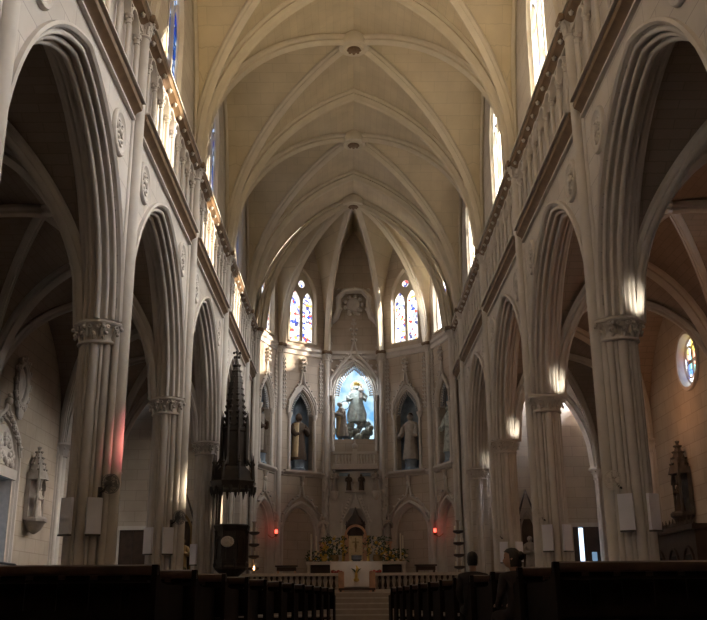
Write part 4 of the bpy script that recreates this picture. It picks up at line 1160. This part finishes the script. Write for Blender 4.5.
# wall shrines with spires
for s, y, mat, lab in ((-1, 28.6, 'statue', 'spired grey wall shrine with a small statue, between portal and wall column'), (1, 28.3, 'shrine', 'spired dark grey wall shrine above the confessional')):
    r = empty('wall_shrine', (s*(XAI-.28), y, 2.6), -PI/2 if s > 0 else PI/2)     # faces -y locally
    mb = MB(); mb.rings([octa(a, z) for a, z in ((.04, 0), (.2, .12), (.28, .3), (.36, .36), (.36, .44), (.3, .5))]); mb.build('corbel', mat, r)
    mb = MB(); mb.box((0, .2, 1.1), (.6, .12, 1.4)); mb.build('back', mat, r)
    for q in (-1, 1):
        MB().lathe([(.05, .45), (.04, .52), (.04, 1.5), (.055, 1.6), (.03, 1.75), (.005, 2.1)], (q*.28, -.1, 0), 8).build('colonnette', mat, r)
    mb = MB(); Fp = Matrix.Translation((0, -.14, 0)); arch_sweep(mb, [(0, -.04), (.06, -.04), (.06, .1), (0, .1)], .27, .38, 1.3, 8, 0, 0, Fp, True); mb.build('arch', mat, r)
    mb = MB(); mb.rings([octa(a, z, (0, .05)) for a, z in ((.36, 1.6), (.30, 1.8), (.24, 1.9), (.18, 2.1), (.03, 2.55))]); sp = mb.build('spire', mat, r)
    for j in range(8):
        for i in range(4):
            rr = .26-.055*i; knob('crocket', (rr*cos(PI/8+j*PI/4), .05+rr*sin(PI/8+j*PI/4), 1.9+.18*i), .035, mat, sp, (0, 0, 0))
    knob('finial', (0, .05, 2.56), .06, mat, sp, (0, 0, 0))
    tag(r, lab, 'wall shrine')
    f = empty('shrine_statue', (s*(XAI-.33), y, 3.1), -PI/2 if s > 0 else PI/2); mb = MB(); robed(mb, .9, None); mb.build('figure', 'brownrobe' if s > 0 else 'pale', f)
    tag(f, 'small statue inside the spired wall shrine on the %s aisle wall' % ('right' if s > 0 else 'left'), 'statue')
# confessional
g = empty('confessional', (9.35, 27.0, 0))
MB().box((0, 0, 1.2), (1.0, 3.6, 2.4)).build('body', 'wood2', g, smooth=0)
mb = MB(); mb.box((-.03, 0, 2.45), (1.12, 3.75, .14)); mb.build('cornice', 'wood2', g)
for i in range(3):
    mb = MB(); yy = -1.2+1.2*i; Fp = Matrix(((0, -1, 0, -.51), (1, 0, 0, yy), (0, 0, 1, 0), (0, 0, 0, 1))); arch_sweep(mb, [(0, -.02), (0, .05), (.06, .05), (.06, -.02)], .42, .5, 1.5, 7, 0, 1.4, Fp); mb.build('door_frame', 'wood2', g)
    mb = MB(); mb.box((-.505, yy, .9), (.03, .74, 1.7)); mb.build('curtain', 'coat', g)
for i in range(25): MB().tube([(-.5, -1.75+.146*i, 2.5), (-.5, -1.75+.146*i, 2.66+.1*(i % 2))], [.05, .008], 5).build('spike', 'wood2', g)
for i in range(5): MB().tube([(-.5+.22*i, 1.8, 2.5), (-.5+.22*i, 1.8, 2.7)], [.05, .008], 5).build('spike', 'wood2', g)
tag(g, 'dark wooden confessional with spiky cresting against the right aisle wall', 'confessional')
# side altars at the end of the aisles
for s, sd in SIDES:
    x = s*6.9; g = empty('side_altar', (x, 38.3, 0))
    MB().box((0, 0, .5), (2.0, .9, 1.0)).build('table', 'marble' if s < 0 else 'red', g); MB().box((0, 0, 1.03), (2.1, 1.0, .06)).build('table_top', 'cloth', g)
    MB().box((0, .35, 2.4), (2.1, .2, 2.7)).build('retable', 'wood2', g)
    for q in (-.72, 0, .72):
        Fp = Matrix.Translation((q, .24, 0)); h = .5 if q else .7
        mb = MB(); arch_sweep(mb, [(-.04, -.1), (.05, -.1), (.05, .02), (-.04, .02)], .3, h, 3.0 if q else 3.3, 8, 0, 1.5, Fp, True); mb.build('arch', 'statue' if s > 0 else 'brass', g)
        MB().tube([(q+.36, .25, 1.2), (q+.36, .25, 4.0), (q+.36, .25, 4.7)], [.06, .05, .01], 6).build('pinnacle', 'wood2', g)
    mb = MB(); mb.tube([(-.4, .25, 3.7), (0, .25, 4.9), (.4, .25, 3.7)], .06, 6); mb.build('gable', 'wood2', g)
    tag(g, 'dark gothic side altar at the end of the %s aisle' % sd, 'altar')
    f = empty('altar_statue', (x, 38.2, 1.06)); MB().box((0, 0, .25), (.4, .3, .5)).build('base', 'wood2', f); mb = MB(); robed(mb, 1.5, Matrix.Translation((0, 0, .5))); mb.build('figure', 'statue' if s > 0 else 'brass', f)
    tag(f, 'statue standing on the side altar of the %s aisle' % sd, 'statue')
    if s < 0:
        for i, q in enumerate((-.35, .4)):
            c = empty('votive_candle', (x+q-.1, 37.95, 1.06)); MB().lathe([(.05, 0), (.06, .1), (.055, .16)], n=10).build('glass', 'redlamp' if i == 0 else 'candle', c); MB().lathe([(.005, .12), (.03, .2), (.005, .28)], n=8).build('flame', 'flame', c)
            tag(c, '%s glowing votive candle on the left side altar' % ('red' if i == 0 else 'white'), 'candle')
        bouquet((x+.05, 37.95, 1.06), .3, .5, 10, 'small golden flower arrangement with the votive candles, left side altar', 9)

# ------------------------------------------------------------------ people
def skin_body(name, verts, edges, radii, mat, parent, root=0):
    me = bpy.data.meshes.new(name); me.from_pydata(verts, edges, []); o = bpy.data.objects.new(name, me); C.objects.link(o)
    o.modifiers.new('s', 'SKIN'); sv = me.skin_vertices[0].data
    for i, r in enumerate(radii): sv[i].radius = r if isinstance(r, tuple) else (r, r)
    for i in range(len(verts)): sv[i].use_root = (i == root)
    m = o.modifiers.new('d', 'SUBSURF'); m.levels = 2; m.render_levels = 2
    dg = bpy.context.evaluated_depsgraph_get(); nm = bpy.data.meshes.new_from_object(o.evaluated_get(dg))
    bpy.data.objects.remove(o)
    nm.polygons.foreach_set('use_smooth', [True]*len(nm.polygons)); nm.materials.clear(); nm.materials.append(M[mat])
    p = bpy.data.objects.new(name, nm); C.objects.link(p); p.parent = parent; return p
def person(loc, rz, scale, coat, label, turn=0., hair='short', lean=0.):
    """seated, facing +y; origin on the floor below the hips"""
    g = empty('person', loc, rz); g.scale = (scale,)*3
    vs = [(0, 0, .50), (0, .02, .66), (0, .03+lean*.2, .84), (0, .02+lean*.5, 1.0), (0, .03+lean*.7, 1.10)]
    ed = [(0, 1), (1, 2), (2, 3), (3, 4)]; rd = [(.17, .13), (.155, .115), (.175, .12), (.17, .10), .062]
    for q in (-1, 1):
        n = len(vs)
        vs += [(q*.19, .02+lean*.5, 1.01), (q*.235, .04+lean*.4, .78), (q*.18, .25+lean*.3, .64), (q*.11, .36, .64)]; ed += [(3, n), (n, n+1), (n+1, n+2), (n+2, n+3)]; rd += [.075, .058, .046, .036]
        n = len(vs)
        vs += [(q*.10, .10, .50), (q*.12, .48, .52), (q*.12, .50, .09), (q*.12, .62, .05)]; ed += [(0, n), (n, n+1), (n+1, n+2), (n+2, n+3)]; rd += [.10, .075, .05, .045]
    body = skin_body('body', vs, ed, rd, coat, g)
    hp = V((0, .05+lean*.95, 1.27)); H = Matrix.Translation(hp) @ Matrix.Rotation(turn, 4, 'Z') @ Matrix.Rotation(-lean*.5, 4, 'X')
    hd = MB(); rg = []
    for z, rx, ry, oy in ((-.17, .052, .055, -.02), (-.13, .052, .058, -.015), (-.105, .05, .075, .01), (-.07, .064, .088, .012), (-.03, .070, .094, .008), (.01, .074, .098, .0), (.05, .074, .1, -.004), (.085, .064, .088, -.008), (.11, .04, .055, -.01), (.12, .008, .01, -.01)):
        ring = []
        for j in range(24):
            a = 2*PI*j/24; x, y = rx*cos(a), oy+ry*sin(a)
            if abs(a-PI/2) < .2 and -.05 < z < -.02: y += .022          # nose
            if abs(abs(a-PI/2)-.45) < .15 and 0 <= z < .03: y -= .008     # eye sockets
            if abs(a-PI/2) < .35 and -.09 < z < -.06: y += .006           # lips
            ring.append((x, y, z))
        rg.append(ring)
    hd.rings(rg, H)
    for q in (-1, 1): hd.ball((q*.075, -.01, -.01), (.012, .022, .032), 8, 6, H)
    hd.build('head', 'skin', g)
    ey = MB()
    for q in (-1, 1): ey.ball((q*.03, .088, .012), (.012, .008, .008), 8, 6, H)
    ey.build('eyes', 'hair', g)
    hr = MB(); rg = []
    for z, k in ((-.085 if hair == 'short' else -.12, .9), (-.04, 1.06), (0, 1.1), (.05, 1.12), (.09, 1.0), (.125, .66), (.14, .1)):
        ring = []
        for j in range(28):
            a = 2*PI*j/28; r = 1+.03*sin(7*a+z*40)
            x, y = .078*k*r*cos(a), -.012+.105*k*r*sin(a)
            if z < .055 and sin(a) > .1: y = min(y, .02); x *= .97 if abs(cos(a)) > .5 else .4
            ring.append((x, y, z))
        rg.append(ring)
    hr.rings(rg, H)
    if hair == 'bun':
        hr.ball((0, -.13, .02), (.075, .06, .065), 10, 7, H); hr.ball((.03, -.09, -.08), (.06, .05, .07), 9, 6, H)
    hr.build('hair', 'hair', g)
    for q in (-1, 1):       # hands resting on the lap, palm with five curled fingers
        hm = MB(); px = V((q*.10, .36, .645)); hm.ball(px+V((0, .045, 0)), (.038, .048, .02), 10, 6)
        for i in range(4):
            b = px+V((-.028+.0187*i, .085, .004)); l = (.055, .066, .063, .05)[i]
            hm.tube([b, b+V((0, l*.45, .008)), b+V((0, l*.8, -.008)), b+V((0, l*.95, -.025))], [.0095, .009, .0085, .006], 7)
        b = px+V((-q*.032, .03, .0)); hm.tube([b, b+V((-q*.022, .03, .004)), b+V((-q*.02, .06, .0))], [.012, .0105, .007], 7)
        hm.build('hand', 'skin', g)
    tag(g, label, 'person')
person((1.60, 14.32, 0), 0, .93, 'coat', 'seated person in dark clothes with short dark hair, seen from behind, nearer the aisle')
person((1.73, 11.22, 0), .35, .85, 'coat2', 'seated person with gathered dark hair turning the head to the left', 1.0, 'bun', .12)

# ------------------------------------------------------------------ light
w = bpy.data.worlds.new('sky'); bpy.context.scene.world = w; w.use_nodes = True
w.node_tree.nodes['Background'].inputs[0].default_value = (.75, .87, 1, 1); w.node_tree.nodes['Background'].inputs[1].default_value = .3
def light(name, kind, loc, power, col=(1, 1, 1), target=None, **kw):
    l = bpy.data.lights.new(name, kind); l.energy = power; l.color = col
    for k, v in kw.items(): setattr(l, k, v)
    o = bpy.data.objects.new(name, l); C.objects.link(o); o.location = loc
    if target is not None: o.rotation_euler = (V(target)-V(loc)).to_track_quat('-Z', 'Y').to_euler()
    return o
SE, SA = math.radians(14.6), math.radians(3.5)
sd = V((-cos(SE)*cos(SA), -cos(SE)*sin(SA), -sin(SE)))
so = light('sun', 'SUN', (40, 40, 20), 30, (1, .9, .74), angle=math.radians(2.5)); so.rotation_euler = sd.to_track_quat('-Z', 'Y').to_euler()
for k in (1, 2, 3, 4):      # small lamps on the aisle side of the right-hand capitals
    light('capital_lamp', 'SPOT', (5.75, PY[k]-1.0, ZC-.35), 42 if k < 4 else 10, (1, .9, .7), (5.14, PY[k]-.22, ZC+.5), spot_size=.62, spot_blend=1, shadow_soft_size=.05)
# warm lamps in the right aisle; fill spots added for the left aisle wall
for y in (20.85, 27.85): light('aisle_lamp', 'POINT', (8.4, y, 6.2), 12, (1, .48, .22), shadow_soft_size=.3)
for y, p in ((25.5, 55), (30, 40)): light('aisle_wall_fill', 'SPOT', (-6.3, y, 4.6), p, (1, .85, .72), (-9.9, y, 2.6), spot_size=1.7, spot_blend=1, shadow_soft_size=.2)
# area lamp added outside on the right, standing in for skylight onto left wall
light('sky_fill', 'AREA', (24, 21, 27), 175000, (.89, .93, 1), (0, 21, 9), shape='RECTANGLE', size=45, size_y=10)
# unseen fill lights added above the gallery cornices to brighten the vault
for s in (-1, 1):
    for k in range(5):
        light('vault_fill', 'AREA', (s*4.38, -.15+B*k, 12.75), (50, 50, 48, 36, 9)[k], (1, .76, .42), (s*1.2, -.15+B*k, 18.5), shape='RECTANGLE', size=.25, size_y=4.5)
# fill spots added to brighten the altar and the right of the apse vault
light('altar_fill', 'SPOT', (0, 37.0, 9.5), 330, (1, .9, .8), (0, 41.4, 2.0), spot_size=.42, spot_blend=1, shadow_soft_size=.15)
light('apse_vault_fill', 'SPOT', (3.0, 42.3, 12.9), 120, (1, .86, .62), (3.7, 42.6, 16.5), spot_size=1.5, spot_blend=1, shadow_soft_size=.15)
# lamp inside the head of the altarpiece niche
light('niche_lamp', 'AREA', (0, YA+RA*cos(PI/10)-.15, 11.3), 9, (.85, .95, 1), (0, YA+RA*cos(PI/10)+.7, 9.2), shape='RECTANGLE', size=.9, size_y=.3)

# ------------------------------------------------------------------ camera
f, th, ro, yw = 934.5, .3029, -.0076, .0041
cam = bpy.data.cameras.new('camera'); co = bpy.data.objects.new('camera', cam); C.objects.link(co)
cam.sensor_fit = 'HORIZONTAL'; cam.sensor_width = 36; cam.lens = f/707*36; cam.clip_start = .05; cam.clip_end = 300
Fh = V((sin(yw), cos(yw), 0)); Rt = V((cos(yw), -sin(yw), 0))
Fd = Fh*cos(th)+V((0, 0, sin(th))); Up = V((0, 0, cos(th)))-Fh*sin(th)
R2 = Rt*cos(ro)+Up*sin(ro); U2 = -Rt*sin(ro)+Up*cos(ro)
co.matrix_world = Matrix(((R2.x, U2.x, -Fd.x, -.196), (R2.y, U2.y, -Fd.y, 0), (R2.z, U2.z, -Fd.z, .6), (0, 0, 0, 1)))
sc = bpy.context.scene; sc.camera = co
vs = sc.view_settings; sc.display_settings.display_device = 'sRGB'; vs.view_transform = 'Standard'; vs.look = 'None'; vs.gamma = 1; vs.use_curve_mapping = False; vs.exposure = 1.7
